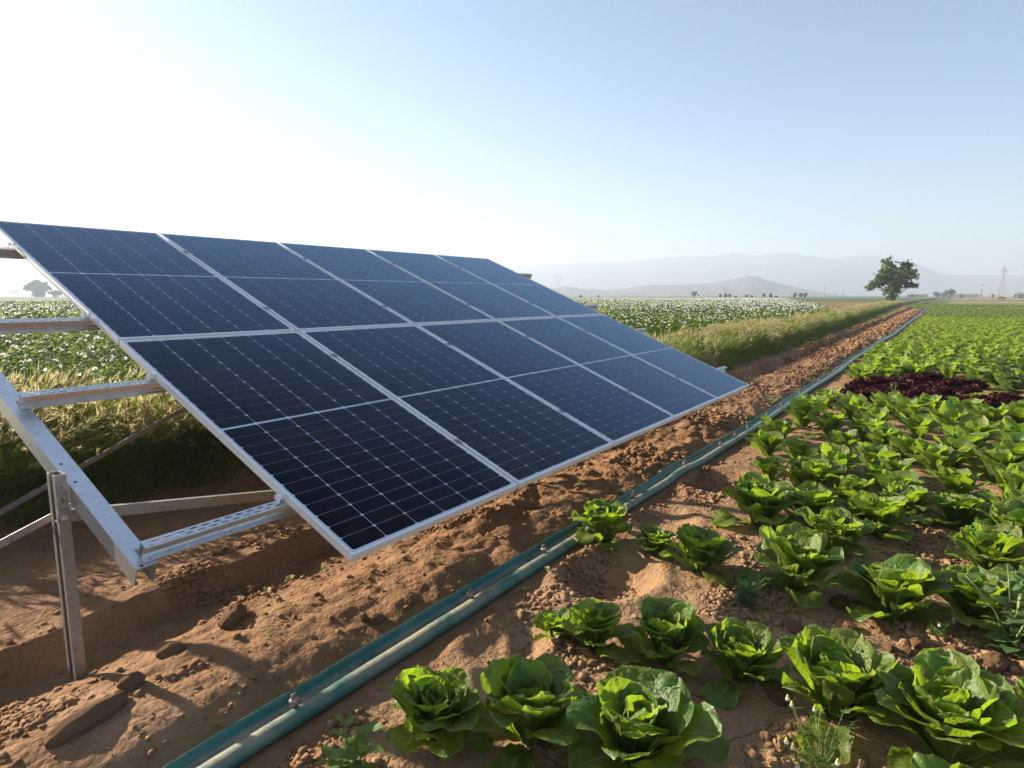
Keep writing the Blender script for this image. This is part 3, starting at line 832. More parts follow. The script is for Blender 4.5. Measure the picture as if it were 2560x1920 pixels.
RED = [(10.3, -.66), (9.24, -.66), (10.58, -.87), (8.8, -.91), (9.7, -1.0), (10.77, -1.13), (9.64, -1.23), (11.07, -1.36), (9.94, -1.49), (11.49, -1.57), (9.93, -1.79), (10.93, -1.9), (11.12, -2.16), (10.28, -2.13), (8.95, -1.77), (8.98, -2.06), (9.22, -2.28), (8.55, -2.14), (8.13, -.63), (9.72, -2.47), (9.56, -2.64), (10.2, -1.25), (10.4, -1.55), (9.3, -1.55)]
ORD = ['first', 'second', 'third', 'fourth', 'fifth', 'sixth', 'seventh', 'eighth', 'ninth', 'tenth', 'eleventh', 'twelfth', 'thirteenth']
def free(x, y, r, lst): return all((x-a)**2+(y-b)**2 > r*r for a, b in lst)
def right_edge(x): return -2.15-(x+1.53)*.085
rr = random.Random(3)
def row_labels(items, xref, step, fmt):
    """label every lettuce by its row (counted away from xref) and its place in the row (counted from the hose)"""
    rows_ = {}
    for it in items: rows_.setdefault(int(abs(it[0]-xref)/step), []).append(it)
    out = []
    for r_, lst in sorted(rows_.items()):
        for q, it in enumerate(sorted(lst, key=lambda t: -t[1])):
            out.append((it, fmt(r_, q) if q < len(ORD) and r_ < len(ORD) else None))
    return out
pos = []
k = 0
blk = []
for (x, y, d, lab) in NEAR:
    pos.append((x, y))
    if lab is None: blk.append((x, y, d)); continue
    place_lettuce(x, y, d*1.13, lab, G1, ROM_HI[k % NV] if math.hypot(x-CAM.x, y-CAM.y) < 5.2 else ROM_MID[k % 6]); k += 1
x = 2.2
while x < 8.4:                                            # fill the rows up to the red lettuces, and past the right edge
    y = -.42+rr.uniform(-.06, .06)
    while y > right_edge(x)-.7:
        xx = x+rr.uniform(-.07, .07); yy = y+rr.uniform(-.05, .05)
        ok = free(xx, yy, .35, pos) and free(xx, yy, .33, RED) and not (xx < 4.3 and yy > -.85 and yy > -2.2)
        if ok and not (xx < 2.4 and yy > -2.3):
            blk.append((xx, yy, rr.uniform(.38, .46))); pos.append((xx, yy))
        y -= .39
    x += .37
for (x, y, d), lab in row_labels(blk, 8.45, .44, lambda r_, q: 'romaine lettuce, %s from the hose in the %s row in front of the red patch' % (ORD[q], ORD[r_])):
    place_lettuce(x, y, d*1.13, lab or 'romaine lettuce at the edge of the rows in front of the red patch', G1, ROM_HI[k % NV] if math.hypot(x-CAM.x, y-CAM.y) < 5.2 else (ROM_MID[k % 6] if math.hypot(x-CAM.x, y-CAM.y) < 9.5 else ROM_LO[k % 6])); k += 1
back = []
x = 11.0
while len(pos)+len(RED)+len(back) < 292:
    y = float(pipe_y(x))-.42-rr.uniform(0, .2)
    while y > right_edge(x)-.8:
        xx = x+rr.uniform(-.09, .09); yy = y+rr.uniform(-.08, .08)
        if free(xx, yy, .33, RED): back.append((xx, yy, rr.uniform(.44, .54)))
        y -= .41
    x += .39
xback = x
for (x, y, d), lab in row_labels(back, 10.8, .39, lambda r_, q: ('bright romaine lettuce, %s from the hose in the %s row behind the red patch' % (ORD[q], ORD[r_])) if r_ < 7 else None):
    place_lettuce(x, y, d, lab or 'bright romaine lettuce in the dense rows far behind the red patch', G1, ROM_LO[k % 6]); k += 1
reds = 'deep red frilly lettuces in a patch'
RED2 = [t for i, t in enumerate(RED) if i != 18]
for i, ((x, y), lab) in enumerate(row_labels(RED2, 8.3, .8, lambda r_, q: 'deep red frilly lettuce, %s from the hose in the %s row of its patch' % (ORD[q], ORD[r_]))):
    place_lettuce(x, y, rr.uniform(.34, .46), lab, reds, RED_[i % 4], ref=.34)
place_lettuce(RED[18][0], RED[18][1], .28, 'small red lettuce apart from its patch, on the hose side behind green leaves', reds, RED_[2], ref=.34)
place_lettuce(9.75, -2.24, .34, 'single light green curly lettuce growing among the red lettuces', None, CUR_HI, ref=.26)
# the rows further out, too many and too small to tell apart
cur = []; rom = []
x = xback
while x < 48:
    y = float(pipe_y(x))-.4-rr.uniform(0, .3)
    while y > right_edge(x)-1.0:
        (rom if x < 18.6 else cur).append((x+rr.uniform(-.08, .08), y+rr.uniform(-.1, .1))); y -= rr.uniform(.30, .44)
    x += .36
def mass(name, pts, seeds, kind, n, nu, nv, mat, size, ref, hz=1.0):
    V = []; Q = []; UV = []; off = 0
    tm = [join(lettuce_leaves(s, kind, n, nu, nv)) for s in seeds]
    pts = np.array(pts); gzv = ground(pts[:, 0], pts[:, 1])
    for k, t in enumerate(tm):
        m = np.arange(len(pts)) % len(tm) == k
        P = np.column_stack([pts[m], gzv[m]-.01]); c = len(P)
        s = rng.uniform(size[0], size[1], c)/ref
        ax, ay, az = yaw_axes(rng.uniform(0, 6.28, c), s)
        v, f = scatter(t[0], t[1], P, ax, ay, az*hz)
        V.append(v); Q.append(f[0]+off); UV.append(np.tile(t[2], (c, 1))); off += len(v)
    o = link(name, make_mesh(name, np.concatenate(V), np.concatenate(Q), mat, np.concatenate(UV)))
    return tag(o, kind='stuff')
mass('lettuce_rows', rom, range(690, 694), 'romaine', 18, 4, 5, M_let, (.44, .54), .40)
mass('lettuce_rows', cur, range(700, 704), 'curly', 12, 3, 4, M_let_y, (.38, .48), .28)
far = []
x = 48.5
while x < 118:
    y = float(pipe_y(min(x, 90)))-.6
    while y > right_edge(x)-2.0:
        far.append((x+rr.uniform(-.15, .15), y+rr.uniform(-.15, .15))); y -= rr.uniform(.35, .55)
    if x > 84:
        y = float(pipe_y(84))
        while y < foot_y(np.array([x]))[0]-1.2:
            far.append((x+rr.uniform(-.15, .15), y+rr.uniform(-.1, .1))); y += .45
    x += .5
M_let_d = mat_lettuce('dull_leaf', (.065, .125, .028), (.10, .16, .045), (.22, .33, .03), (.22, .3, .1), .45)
mass('crop_rows', far, range(710, 713), 'curly', 8, 3, 3, M_let_d, (.4, .55), .28)

# ------------------------------------------------------------------ potato field
def leaflet_cloud(r, n, rad, h, ls):
    """n folded leaflets through a dome, as one vertex/face set"""
    V = []; F = []
    for i in range(n):
        a = r.uniform(0, 6.28); q = math.sqrt(r.uniform(0, 1)); zc = h*math.sqrt(max(0, 1-q*q*.8))*r.uniform(.45, 1.0)
        c = np.array([math.cos(a)*q*rad, math.sin(a)*q*rad, zc])
        az = a+r.uniform(-.9, .9); el = r.uniform(-.7, .35)
        d = np.array([math.cos(az)*math.cos(el), math.sin(az)*math.cos(el), math.sin(el)])
        s = np.array([-math.sin(az), math.cos(az), r.uniform(-.3, .3)]); up = np.cross(d, s)
        L = ls*r.uniform(.7, 1.3); w = L*.32
        pts = [c, c+d*L*.45+s*w-up*w*.3, c+d*L, c+d*L*.45-s*w-up*w*.3, c+d*L*.5+up*w*.15]
        k = len(V); V += pts; F += [(k, k+1, k+4), (k+1, k+2, k+4), (k+2, k+3, k+4), (k+3, k, k+4)]
    return np.array(V), np.array(F)
def flower_cluster(r, n, rad, fs, petals=5):
    V = []; F = []
    for i in range(n):
        a = r.uniform(0, 6.28); q = math.sqrt(r.uniform(0, 1))*rad
        c = np.array([math.cos(a)*q, math.sin(a)*q, .5*rad*(1-(q/rad)**2)+r.uniform(-.01, .01)])
        nrm = np.array([math.cos(a)*q/rad*.8+r.uniform(-.4, .4), math.sin(a)*q/rad*.8+r.uniform(-.4, .4), .8]); nrm /= np.linalg.norm(nrm)
        t = np.cross(nrm, [0, 1, .1]); t /= np.linalg.norm(t); b = np.cross(nrm, t)
        k = len(V); V.append(c-nrm*fs*.25); s = fs*r.uniform(.8, 1.2)
        for j in range(petals*2):
            ang = math.pi*j/petals; rad_ = s*(1.0 if j % 2 == 0 else .72)
            V.append(c+(t*math.cos(ang)+b*math.sin(ang))*rad_+nrm*(.0 if j % 2 == 0 else .12*s))
        m = petals*2
        F += [(k, k+1+j, k+1+(j+1) % m) for j in range(m)]
    return np.array(V), np.array(F)
r5 = np.random.default_rng(21)
POTF = [leaflet_cloud(r5, 210, .34, .46, .066) for _ in range(5)]
FLOW = [flower_cluster(r5, int(r5.integers(5, 9)), .030, .0145) for _ in range(5)]
POTM = [make_mesh('foliage', *v, M_pot, smooth=False) for v in POTF]
FLOM = [make_mesh('flower_head', *v, M_petal, smooth=False) for v in FLOW]
stem_m = MB().tube([(0, 0, 0), (0, 0, .35)], [.008, .005], 5).mesh('stem', M_stem)
def pot_start(x): return foot_y(np.asarray(x, float))+1.95
near_p = []; mid_p = []; far_p = []
for row in range(0, 260):
    yb = 4.75+row*.75
    if yb > 115: break
    st = .36 if yb < 24 else (.6 if yb < 60 else 1.3)
    if yb > 60 and row % 2: continue
    x0 = -3.0-(yb*.05); x1 = min(24+yb*4.2, 185)
    X = np.arange(x0, x1, st)+rng.uniform(-.08, .08, len(np.arange(x0, x1, st)))
    if yb > 24: X = np.where(rng.random(len(X)) < 1, X, X)
    Y = yb+rng.uniform(-.09, .09, len(X))
    m = (Y > pot_start(X))
    dist = np.hypot(X-CAM.x, Y-CAM.y); brg = np.degrees(np.arctan2(Y-CAM.y, X-CAM.x))
    m &= (brg < 80) & (brg > 4)
    for x_, y_, d_, b_ in zip(X[m], Y[m], dist[m], brg[m]):
        if d_ < 13.5 and not (30 < b_ < 54 and d_ > 8.5): near_p.append((d_, x_, y_))
        elif d_ < 34: mid_p.append((x_, y_))
        elif rng.random() < (1.0 if d_ < 70 else .75): far_p.append((x_, y_, d_))
near_p.sort()
indiv = near_p[:190]; mid_p += [(a, b) for _, a, b in near_p[190:]]
print('potato', len(near_p), len(mid_p), len(far_p))
for i, (d_, x_, y_) in enumerate(indiv):
    o = empty('potato_plant', (x_, y_, gz(x_, y_)), (0, 0, rr.uniform(0, 6.28)), 'bushy potato plant with white flower heads in the nearest rows behind the grass bank', 'potato plant', 'flowering potato plants nearest the bank')
    s = rr.uniform(.85, 1.15); o.scale = (s, s, s)
    link('foliage', POTM[i % 5], o); link('stem', stem_m, o)
    for q in range(rr.randint(1, 3)):
        a = rr.uniform(0, 6.28); q_ = math.sqrt(rr.random())*.30
        f = link('flower_head', FLOM[rr.randint(0, 4)], o)
        f.location = (math.cos(a)*q_, math.sin(a)*q_, .49*math.sqrt(1-(q_/.36)**2*.7)+rr.uniform(.0, .06)); f.rotation_euler = (rr.uniform(-.3, .3), rr.uniform(-.3, .3), a)
def stuff_scatter(name, tmpl, P, sc, mat, hz=None, smooth=False):
    V = []; Q = []; off = 0
    for k, (tv, tf) in enumerate(tmpl):
        m = np.arange(len(P)) % len(tmpl) == k
        if not m.any(): continue
        ax, ay, az = yaw_axes(rng.uniform(0, 6.28, m.sum()), sc[m])
        v, f = scatter(tv, tf, P[m], ax, ay, az if hz is None else az*hz[m][:, None])
        V.append(v); Q.append(f[0]+off); off += len(v)
    return tag(link(name, make_mesh(name, np.concatenate(V), np.concatenate(Q), mat, smooth=smooth)), kind='stuff')
mp = np.array(mid_p); mp = np.column_stack([mp, ground(mp[:, 0], mp[:, 1])])
MIDF = [leaflet_cloud(r5, 48, .36, .48, .135) for _ in range(5)]
stuff_scatter('potato_foliage', MIDF, mp, rng.uniform(.9, 1.2, len(mp)), M_pot)
rep = np.repeat(mp, 2, 0); rep = rep[rng.random(len(rep)) < np.interp(np.hypot(rep[:, 0], rep[:, 1]), [10, 20], [.45, .7])]; a = rng.uniform(0, 6.28, len(rep)); q_ = np.sqrt(rng.random(len(rep)))*.34
fp = rep+np.stack([np.cos(a)*q_, np.sin(a)*q_, .50*np.sqrt(1-(q_/.4)**2*.6)+rng.uniform(0, .07, len(rep))], 1)
SFL = [flower_cluster(r5, 4, .036, .021, 3) for _ in range(4)]
stuff_scatter('potato_flowers', SFL, fp, rng.uniform(.85, 1.25, len(fp)), M_petal)
pf = np.array(far_p); d_ = pf[:, 2]; pf3 = np.column_stack([pf[:, :2], ground(pf[:, 0], pf[:, 1])])
FARF = [leaflet_cloud(r5, 9, .42, .46, .42) for _ in range(4)]
stuff_scatter('far_potato_foliage', FARF, pf3, np.interp(d_, [30, 70, 150], [1.15, 1.5, 2.3]), M_pot, hz=np.interp(d_, [30, 70, 150], [.92, .7, .45]))
rep = np.repeat(pf3, 2, 0); dd = np.repeat(d_, 2); kk_ = rng.random(len(rep)) < .72; rep = rep[kk_]; dd = dd[kk_]
sp = np.interp(dd, [30, 70, 150], [.4, .8, 1.4])
fp = rep+np.stack([rng.uniform(-1, 1, len(rep))*sp, rng.uniform(-1, 1, len(rep))*sp, .48+rng.uniform(0, .1, len(rep))], 1)
FFL = [flower_cluster(r5, 1, .03, .075, 3) for _ in range(4)]
stuff_scatter('far_potato_flowers', FFL, fp, np.interp(dd, [30, 70, 150], [.6, .85, 1.25]), M_petal)

# ------------------------------------------------------------------ grass bank
def blades(P, h, lean, width, bendk, seg=3):
    """curved tapering blades: P (n,3), h heights, lean azimuth"""
    n = len(P); V = np.zeros((n, seg*2+1, 3)); w = width
    ca, sa = np.cos(lean), np.sin(lean)
    wa = rng.uniform(0, 6.28, n); wx, wy = np.cos(wa), np.sin(wa)
    for i in range(seg+1):
        t = i/seg
        off = bendk*h*t**2; z = h*(t-.35*np.clip(bendk, 0, 1.2)*t**2)
        c = P+np.stack([ca*off, sa*off, z], 1)
        if i < seg:
            ww = w*(1-t*.8)
            V[:, 2*i] = c+np.stack([wx*ww, wy*ww, 0*ww], 1); V[:, 2*i+1] = c-np.stack([wx*ww, wy*ww, 0*ww], 1)
        else: V[:, 2*seg] = c
    m = seg*2+1
    f4 = np.array([[2*i, 2*i+1, 2*i+3, 2*i+2] for i in range(seg-1)]); f3 = np.array([[2*seg-2, 2*seg-1, 2*seg]])
    o = (np.arange(n)*m)[:, None, None]
    return V.reshape(-1, 3), [(f4[None]+o).reshape(-1, 4), (f3[None]+o).reshape(-1, 3)]
def bank_points(n, x0, x1, ya, yb, pw=1.0, clump=.55):
    out = []
    tot = 0
    while tot < n:
        x = x0+(x1-x0)*rng.random(n*2)**pw; y = foot_y(x)+rng.uniform(ya, yb, n*2)
        keep = rng.random(n*2) < (np.clip(.5+1.3*fbm(x*2.6, y*2.6, 77, 3), .1, 1) if clump < 1 else np.clip(.12+2.2*fbm(x*1.3, y*1.9, 79, 3), .015, 1))
        x, y = x[keep], y[keep]; out.append(np.stack([x, y], 1)); tot += len(x)
    p = np.concatenate(out)[:n]
    return np.column_stack([p, ground(p[:, 0], p[:, 1])-.01])
HV = []; HF3 = []
def head_tmpl(r, L=.075, awn=.05):
    """barley-like ear: a thin spike and fanned bristles"""
    V = [(0, 0, 0)]; F = []
    for k in range(3): V.append((.006*math.cos(k*2.1), .006*math.sin(k*2.1), L*.4))
    V.append((0, 0, L))
    for k in range(3): F += [(0, 1+k, 1+(k+1) % 3), (4, 1+(k+1) % 3, 1+k)]
    for k in range(9):
        a = r.uniform(0, 6.28); z0 = L*r.uniform(.1, .9); d = np.array([math.cos(a)*.45, math.sin(a)*.45, 1]); d /= np.linalg.norm(d)
        p = np.array([0, 0, z0]); e = p+d*awn*r.uniform(.8, 1.3); s = np.array([-math.sin(a), math.cos(a), 0])*.0028
        k0 = len(V); V += [tuple(p-s), tuple(p+s), tuple(e)]; F.append((k0, k0+1, k0+2))
    return np.array(V), np.array(F)
HEADS = [head_tmpl(r5) for _ in range(4)]
def grass_zone(name, n, x0, x1, hr, w, nh, hs, pw=1.0, seg=3):
    P = bank_points(n, x0, x1, -.02, 1.9, pw)
    off = P[:, 1]-foot_y(P[:, 0])
    hh = rng.uniform(hr[0], hr[1], n)*np.interp(off, [.05, .3, .6, 1.5, 1.9], [.55, .8, 1.0, .9, .5])*(.65+.7*vnoise(P[:, 0]*1.7, P[:, 1]*1.7, 91))
    lean = np.where(off < .8, -1.45+rng.normal(0, .75, n), -.4+rng.normal(0, 1.2, n))
    V, F = blades(P, hh, lean, np.full(n, w)*rng.uniform(.6, 1.3, n), rng.uniform(.15, .9, n)+np.where(off < .7, rng.uniform(.1, .8, n), 0), seg)
    tag(link(name, make_mesh(name, V, F, M_grass)), kind='stuff')
    H = bank_points(nh, x0, x1, .12, 1.75, pw, 1.25)
    nn = len(H); L = rng.uniform(hr[0]*.8, hr[1]*.95, nn)
    az = np.where(H[:, 1]-foot_y(H[:, 0]) < .7, -1.4, -.45)+rng.normal(0, 1.0, nn); tl = rng.uniform(.1, 1.1, nn)
    top = H+np.stack([np.cos(az)*np.sin(tl)*L*.55, np.sin(az)*np.sin(tl)*L*.55, L*(.55+.4*np.cos(tl))], 1)
    tl2 = tl+.35
    dz = np.stack([np.cos(az)*np.sin(tl2), np.sin(az)*np.sin(tl2), np.cos(tl2)], 1)
    dx = np.stack([-np.sin(az), np.cos(az), 0*az], 1); dy = np.cross(dz, dx)
    s = rng.uniform(.8, 1.35, nn)[:, None]*hs
    V = []; F = []; o = 0
    for k, (tv, tf) in enumerate(HEADS):
        m = np.arange(nn) % 4 == k
        v, f = scatter(tv, tf, top[m], dx[m]*s[m], dy[m]*s[m], dz[m]*s[m]); V.append(v); F.append(f[0]+o); o += len(v)
    tag(link('grass_seed_heads', make_mesh('grass_seed_heads', np.concatenate(V), np.concatenate(F), M_head, smooth=False)), kind='stuff')
grass_zone('bank_grass', 50000, -3.6, 5.0, (.27, .53), .0042, 5200, 1.4)
grass_zone('bank_grass', 42000, 5.0, 26, (.20, .42), .0075, 3200, 1.45, 1.5)
grass_zone('bank_grass', 30000, 26, 112, (.22, .44), .018, 2000, 2.0, 1.3, 2)
# thin green cover along the foot of the bank and on the shelf
def shelf_cover(n, x0, x1, w, hr):
    x = x0+(x1-x0)*rng.random(n*3); cr = crest_y(x); fo = foot_y(x)
    t = rng.random(n*3); y = cr+.02+(fo-cr+.1)*t
    k = rng.random(n*3) < np.clip(fbm(x*1.4, y*2.2, 63, 3)*2.2-.1+.9*(t-.5), 0, 1)*np.interp(x, [-2, 4, 8], [.05, .25, 1])
    x, y = x[k][:n], y[k][:n]
    P = np.column_stack([x, y, ground(x, y)-.004]); m = len(P)
    V, F = blades(P, rng.uniform(hr[0], hr[1], m), rng.uniform(0, 6.28, m), np.full(m, w), rng.uniform(.2, 1.0, m), 2)
    tag(link('verge_grass', make_mesh('verge_grass', V, F, M_grass)), kind='stuff')
shelf_cover(9000, -1, 16, .004, (.03, .10)); shelf_cover(9000, 16, 70, .012, (.05, .14))

# ------------------------------------------------------------------ clods and stones
def rock_tmpl(r, sub=1, rough=.28):
    t = (1+5**.5)/2
    V = [(-1,t,0),(1,t,0),(-1,-t,0),(1,-t,0),(0,-1,t),(0,1,t),(0,-1,-t),(0,1,-t),(t,0,-1),(t,0,1),(-t,0,-1),(-t,0,1)]
    F = [(0,11,5),(0,5,1),(0,1,7),(0,7,10),(0,10,11),(1,5,9),(5,11,4),(11,10,2),(10,7,6),(7,1,8),(3,9,4),(3,4,2),(3,2,6),(3,6,8),(3,8,9),(4,9,5),(2,4,11),(6,2,10),(8,6,7),(9,8,1)]
    V = [np.array(v)/np.linalg.norm(v) for v in V]
    for _ in range(sub):
        mid = {}; nF = []
        def mp_(a, b):
            key = (min(a, b), max(a, b))
            if key not in mid:
                m = V[a]+V[b]; V.append(m/np.linalg.norm(m)); mid[key] = len(V)-1
            return mid[key]
        for a, b, c in F:
            x, y, z = mp_(a, b), mp_(b, c), mp_(c, a); nF += [(a, x, z), (b, y, x), (c, z, y), (x, y, z)]
        F = nF
    V = np.array(V); s = r.uniform(0, 50, 3)
    d = 1+rough*(fbm(V[:, 0]*1.6+s[0], V[:, 1]*1.6+V[:, 2]*1.3+s[1], int(r.integers(999)), 3)*1.6)+rough*.3*r.standard_normal(len(V))*.4
    return V*d[:, None], np.array(F)
SM = [rock_tmpl(r5, 0, .8) for _ in range(8)]
def clods(name, n, box, sz, seed, thr, mat, bed=False):
    a = np.random.default_rng(seed)
    x = a.uniform(box[0], box[1], n*4); y = a.uniform(box[2], box[3], n*4)
    dn = fbm(x*2.0, y*2.6, 45, 3)
    k = (a.random(n*4) < np.clip((dn-thr)*3, .012, 1)) & (np.abs(y-pipe_y(x)) > .12) & (y < crest_y(x)+.5)
    x, y = x[k][:n], y[k][:n]; m = len(x)
    s = sz[0]*(sz[1]/sz[0])**(a.random(m)**2.2)
    P = np.column_stack([x, y, ground(x, y)+s*.15])
    V = []; F = []; o = 0
    for q, (tv, tf) in enumerate(SM):
        kk = np.arange(m) % 8 == q
        c = kk.sum(); ax, ay, az = yaw_axes(a.uniform(0, 6.28, c), s[kk])
        v, f = scatter(tv, tf, P[kk], ax*a.uniform(.8, 1.5, c)[:, None], ay, az*a.uniform(.5, .85, c)[:, None]); V.append(v); F.append(f[0]+o); o += len(v)
    return tag(link(name, make_mesh(name, np.concatenate(V), np.concatenate(F), mat, smooth=False)), kind='stuff')
clods('soil_crumbs', 30000, (-1.4, 3.4, .05, 1.45), (.003, .020), 1, .10, M_soil)
clods('soil_crumbs', 9000, (3.2, 16, .1, 1.5), (.006, .04), 2, -.05, M_soil)
clods('soil_crumbs', 15000, (-.6, 4.5, -2.6, -.13), (.0035, .024), 3, .0, M_soil)
clods('soil_crumbs', 5000, (16, 60, .2, 2.0), (.02, .08), 4, -.1, M_soil)
def clod_tmpl(r):
    v, f = rock_tmpl(r, 3, .26)
    n = v/np.linalg.norm(v, axis=1)[:, None]
    for _ in range(9):                                     # broken faces
        d = r.standard_normal(3); d /= np.linalg.norm(d); c = r.uniform(.62, .9)
        h = v @ d; v = v-np.maximum(h-c, 0)[:, None]*d*.85
    v = v*(1+.07*fbm(n[:, 0]*5+n[:, 2]*3, n[:, 1]*5-n[:, 2]*2, int(r.integers(999)), 3)[:, None])
    return v, f
def litter(n, box, seed):
    a = np.random.default_rng(seed); mb = MB()
    for i in range(n):
        x, y = a.uniform(box[0], box[1]), a.uniform(box[2], box[3])
        if abs(y-float(pipe_y(x))) < .1: continue
        L = a.uniform(.015, .06); t = a.uniform(0, 6.28); z = gz(x, y)
        p = [Vector((x+math.cos(t+k*a.uniform(-.2, .2))*L*k/2, y+math.sin(t)*L*k/2, 0)) for k in range(3)]
        for q in p: q.z = gz(q.x, q.y)+.003
        mb.tube(p, [.0010, .0014, .0006], 3, cap=False)
    return tag(mb.build('plant_litter', M_straw, None), kind='stuff')
litter(260, (-1.3, 3, .05, 1.5), 3); litter(260, (-.4, 4, -2.5, -.15), 4)
BIG = [clod_tmpl(r5) for _ in range(6)]
SOFT = [make_mesh('dirt_clod', *rock_tmpl(np.random.default_rng(90+k), 3, .10), M_soil) for k in range(3)]
BIGM = [make_mesh('dirt_clod', v, f, M_soil) for v, f in BIG]
CL = [(-.78, .46, .14, .05, .042, .22, 'long smooth dirt clod lying in front of the steel post'), (-.60, .56, .05, .04, .03, .4, 'flat clod among crumbs right of the steel post foot'), (-.40, .68, .055, .04, .035, -.3, 'grey clod at the dark end of the crumb heap in the post shadow'),
 (-.09, .74, .085, .055, .055, .5, 'large grey clod between the two shadow stripes near the hose'),
 (.19, 1.03, .05, .04, .04, .2, 'reddish clod under the lower front corner of the array'), (.51, .20, .036, .034, .034, 0, 'round pale clod on the bank beside the hose'),
 (.31, .22, .042, .032, .03, .4, 'grey stone like clod against the hose edge'), (.27, .27, .03, .026, .024, .9, 'smaller grey clod behind the stone like one at the hose'),
 (1.80, -1.50, .05, .045, .04, .2, 'flat pale clod behind the folded leaf lettuce foot'), (1.40, -1.36, .055, .04, .035, .8, 'tilted pale clod left of the crinkled lettuce'),
 (1.63, -1.70, .04, .036, .036, 0, 'round clod under the folded leaf lettuce'), (1.54, -1.58, .05, .035, .028, .3, 'flat slab clod in the dry furrow'),
 (1.56, -1.84, .042, .036, .036, 0, 'rounded clod in the dry furrow right of the slab clod'), (1.47, -1.80, .034, .03, .03, .5, 'small round clod in the dry furrow'),
 (1.53, -1.97, .055, .045, .042, .2, 'tan clod in the furrow behind the largest lettuce'), (1.58, -2.10, .085, .05, .04, -.5, 'large flat clod in the furrow near the right edge'),
 (1.44, -1.74, .035, .024, .022, 1.1, 'thin leaning clod in the dry furrow'), (.83, -1.43, .05, .045, .035, .3, 'grey clod in shade between two lettuces'),
 (7.6, 1.0, .10, .07, .07, .3, 'pale clod on the soil ridge beyond the array corner'), (8.6, .8, .085, .07, .06, 1, 'white faced clod on the soil ridge beyond the array')]
for i, (x, y, a, b, c, rz, lab) in enumerate(CL):
    o = link('dirt_clod', SOFT[i] if i < 3 else BIGM[i % 6]); o.location = (x, y, gz(x, y)+c*.3); o.scale = (a, b, c); o.rotation_euler = (0, 0, rz)
    tag(o, lab, 'clod', 'dirt clods on the ground')

# ------------------------------------------------------------------ weeds, wilted leaves, chamomile
def weed_leaf(r, L, W, lobes):
    """toothed leaf blade, pointing +x, slightly folded"""
    n = 9; V = []; F = []
    for i in range(n):
        t = i/(n-1); w = W*math.sin(math.pi*min(1, t**.75*1.0))*(1+.22*(i % 2)*lobes)
        if i == n-1: w = .001
        z = -.18*L*t*t
        V += [(L*t, w, z+.12*w), (L*t, 0, z), (L*t, -w, z+.12*w)]
    for i in range(n-1):
        k = 3*i; F += [(k, k+1, k+4, k+3), (k+1, k+2, k+5, k+4)]
    return V, F
def weed(name, x, y, h, n, L, W, label, spread=.5, mat=None, stems=1, group=None):
    o = empty(name, (x, y, gz(x, y)-.01), (0, 0, 0), label, 'weed', group)
    r = random.Random(int(x*1000+y*77)); st = MB()
    for s in range(stems):
        a = r.uniform(0, 6.28); sp = spread*(.3 if stems == 1 else 1)*h
        p = [Vector((math.cos(a)*sp*t*t, math.sin(a)*sp*t*t, h*t*(1-.12*s/max(1, stems)))) for t in (0, .3, .6, .85, 1)]
        st.tube(p, [.005, .0045, .004, .003, .002], 5)
        for i in range(n//stems):
            t = .12+.88*i/(n//stems); k = min(int(t*4), 3); q = p[k].lerp(p[k+1], min(1, max(0, t*4-k)))
            az = i*2.4+r.uniform(-.4, .4)+s; el = r.uniform(-.2, .5)+t*.55; sc = (1.15-.65*t)*r.uniform(.75, 1.2)
            M = Matrix.Translation(q) @ Matrix.Rotation(az, 4, 'Z') @ Matrix.Rotation(-el, 4, 'Y') @ Matrix.Translation((.012, 0, 0)) @ Matrix.Scale(sc, 4) @ Matrix.Rotation(r.uniform(-.4, .4), 4, 'X')
            v, f = weed_leaf(r, L, W, .9)
            me = MB(); me.add([tuple(M @ Vector(c)) for c in v], f); me.build('leaf', mat or M_weed, o, True)
    st.build('stem', M_stem, o, True)
    return o
weed('goosefoot_weed', 1.70, -2.16, .36, 96, .085, .030, 'tall blue green goosefoot weed leaning over the lettuce at the right edge', .5, stems=8)
weed('goosefoot_weed', 1.50, -1.13, .17, 60, .050, .017, 'small bluish weed at the left foot of the wide lettuce', .5, stems=5)
weed('broadleaf_weed', -.38, -.40, .17, 40, .080, .026, 'light green jagged weed at the bottom edge below the hose', .5, mat=M_weed2, stems=4)
weed('goosefoot_weed', 10.0, -2.62, .66, 170, .12, .045, 'large bushy weed at the end of the red lettuce patch', .5, stems=11)
weed('goosefoot_weed', 3.45, -1.52, .16, 16, .05, .010, 'spiky upright sprig between the lettuce rows', .2, stems=1)
weed('goosefoot_weed', 8.55, -1.25, .34, 26, .07, .02, 'pale weed sprouting in front of the red lettuces', .3, stems=2)
weed('goosefoot_weed', 7.4, .12, .18, 36, .05, .010, 'feathery grey green weed growing over the hose', .9, stems=5)
weed('goosefoot_weed', 11.4, -3.1, .5, 50, .10, .04, 'bushy weed right of the large one at the red patch end', .45, stems=5)
def tuft(x, y, h, n, label, mat=M_grass):
    P = np.tile(np.array([[x, y, gz(x, y)-.004]]), (n, 1))+rng.normal(0, .008, (n, 3))*[1, 1, 0]
    V, F = blades(P, rng.uniform(.6, 1.1, n)*h, rng.uniform(0, 6.28, n), np.full(n, .0026), rng.uniform(.3, 1.1, n), 4)
    V = V-P[0]
    o = link('grass_tuft', make_mesh('grass_tuft', V, F, mat)); o.location = P[0]
    return tag(o, label, 'grass tuft', 'grass tufts on the bare soil')
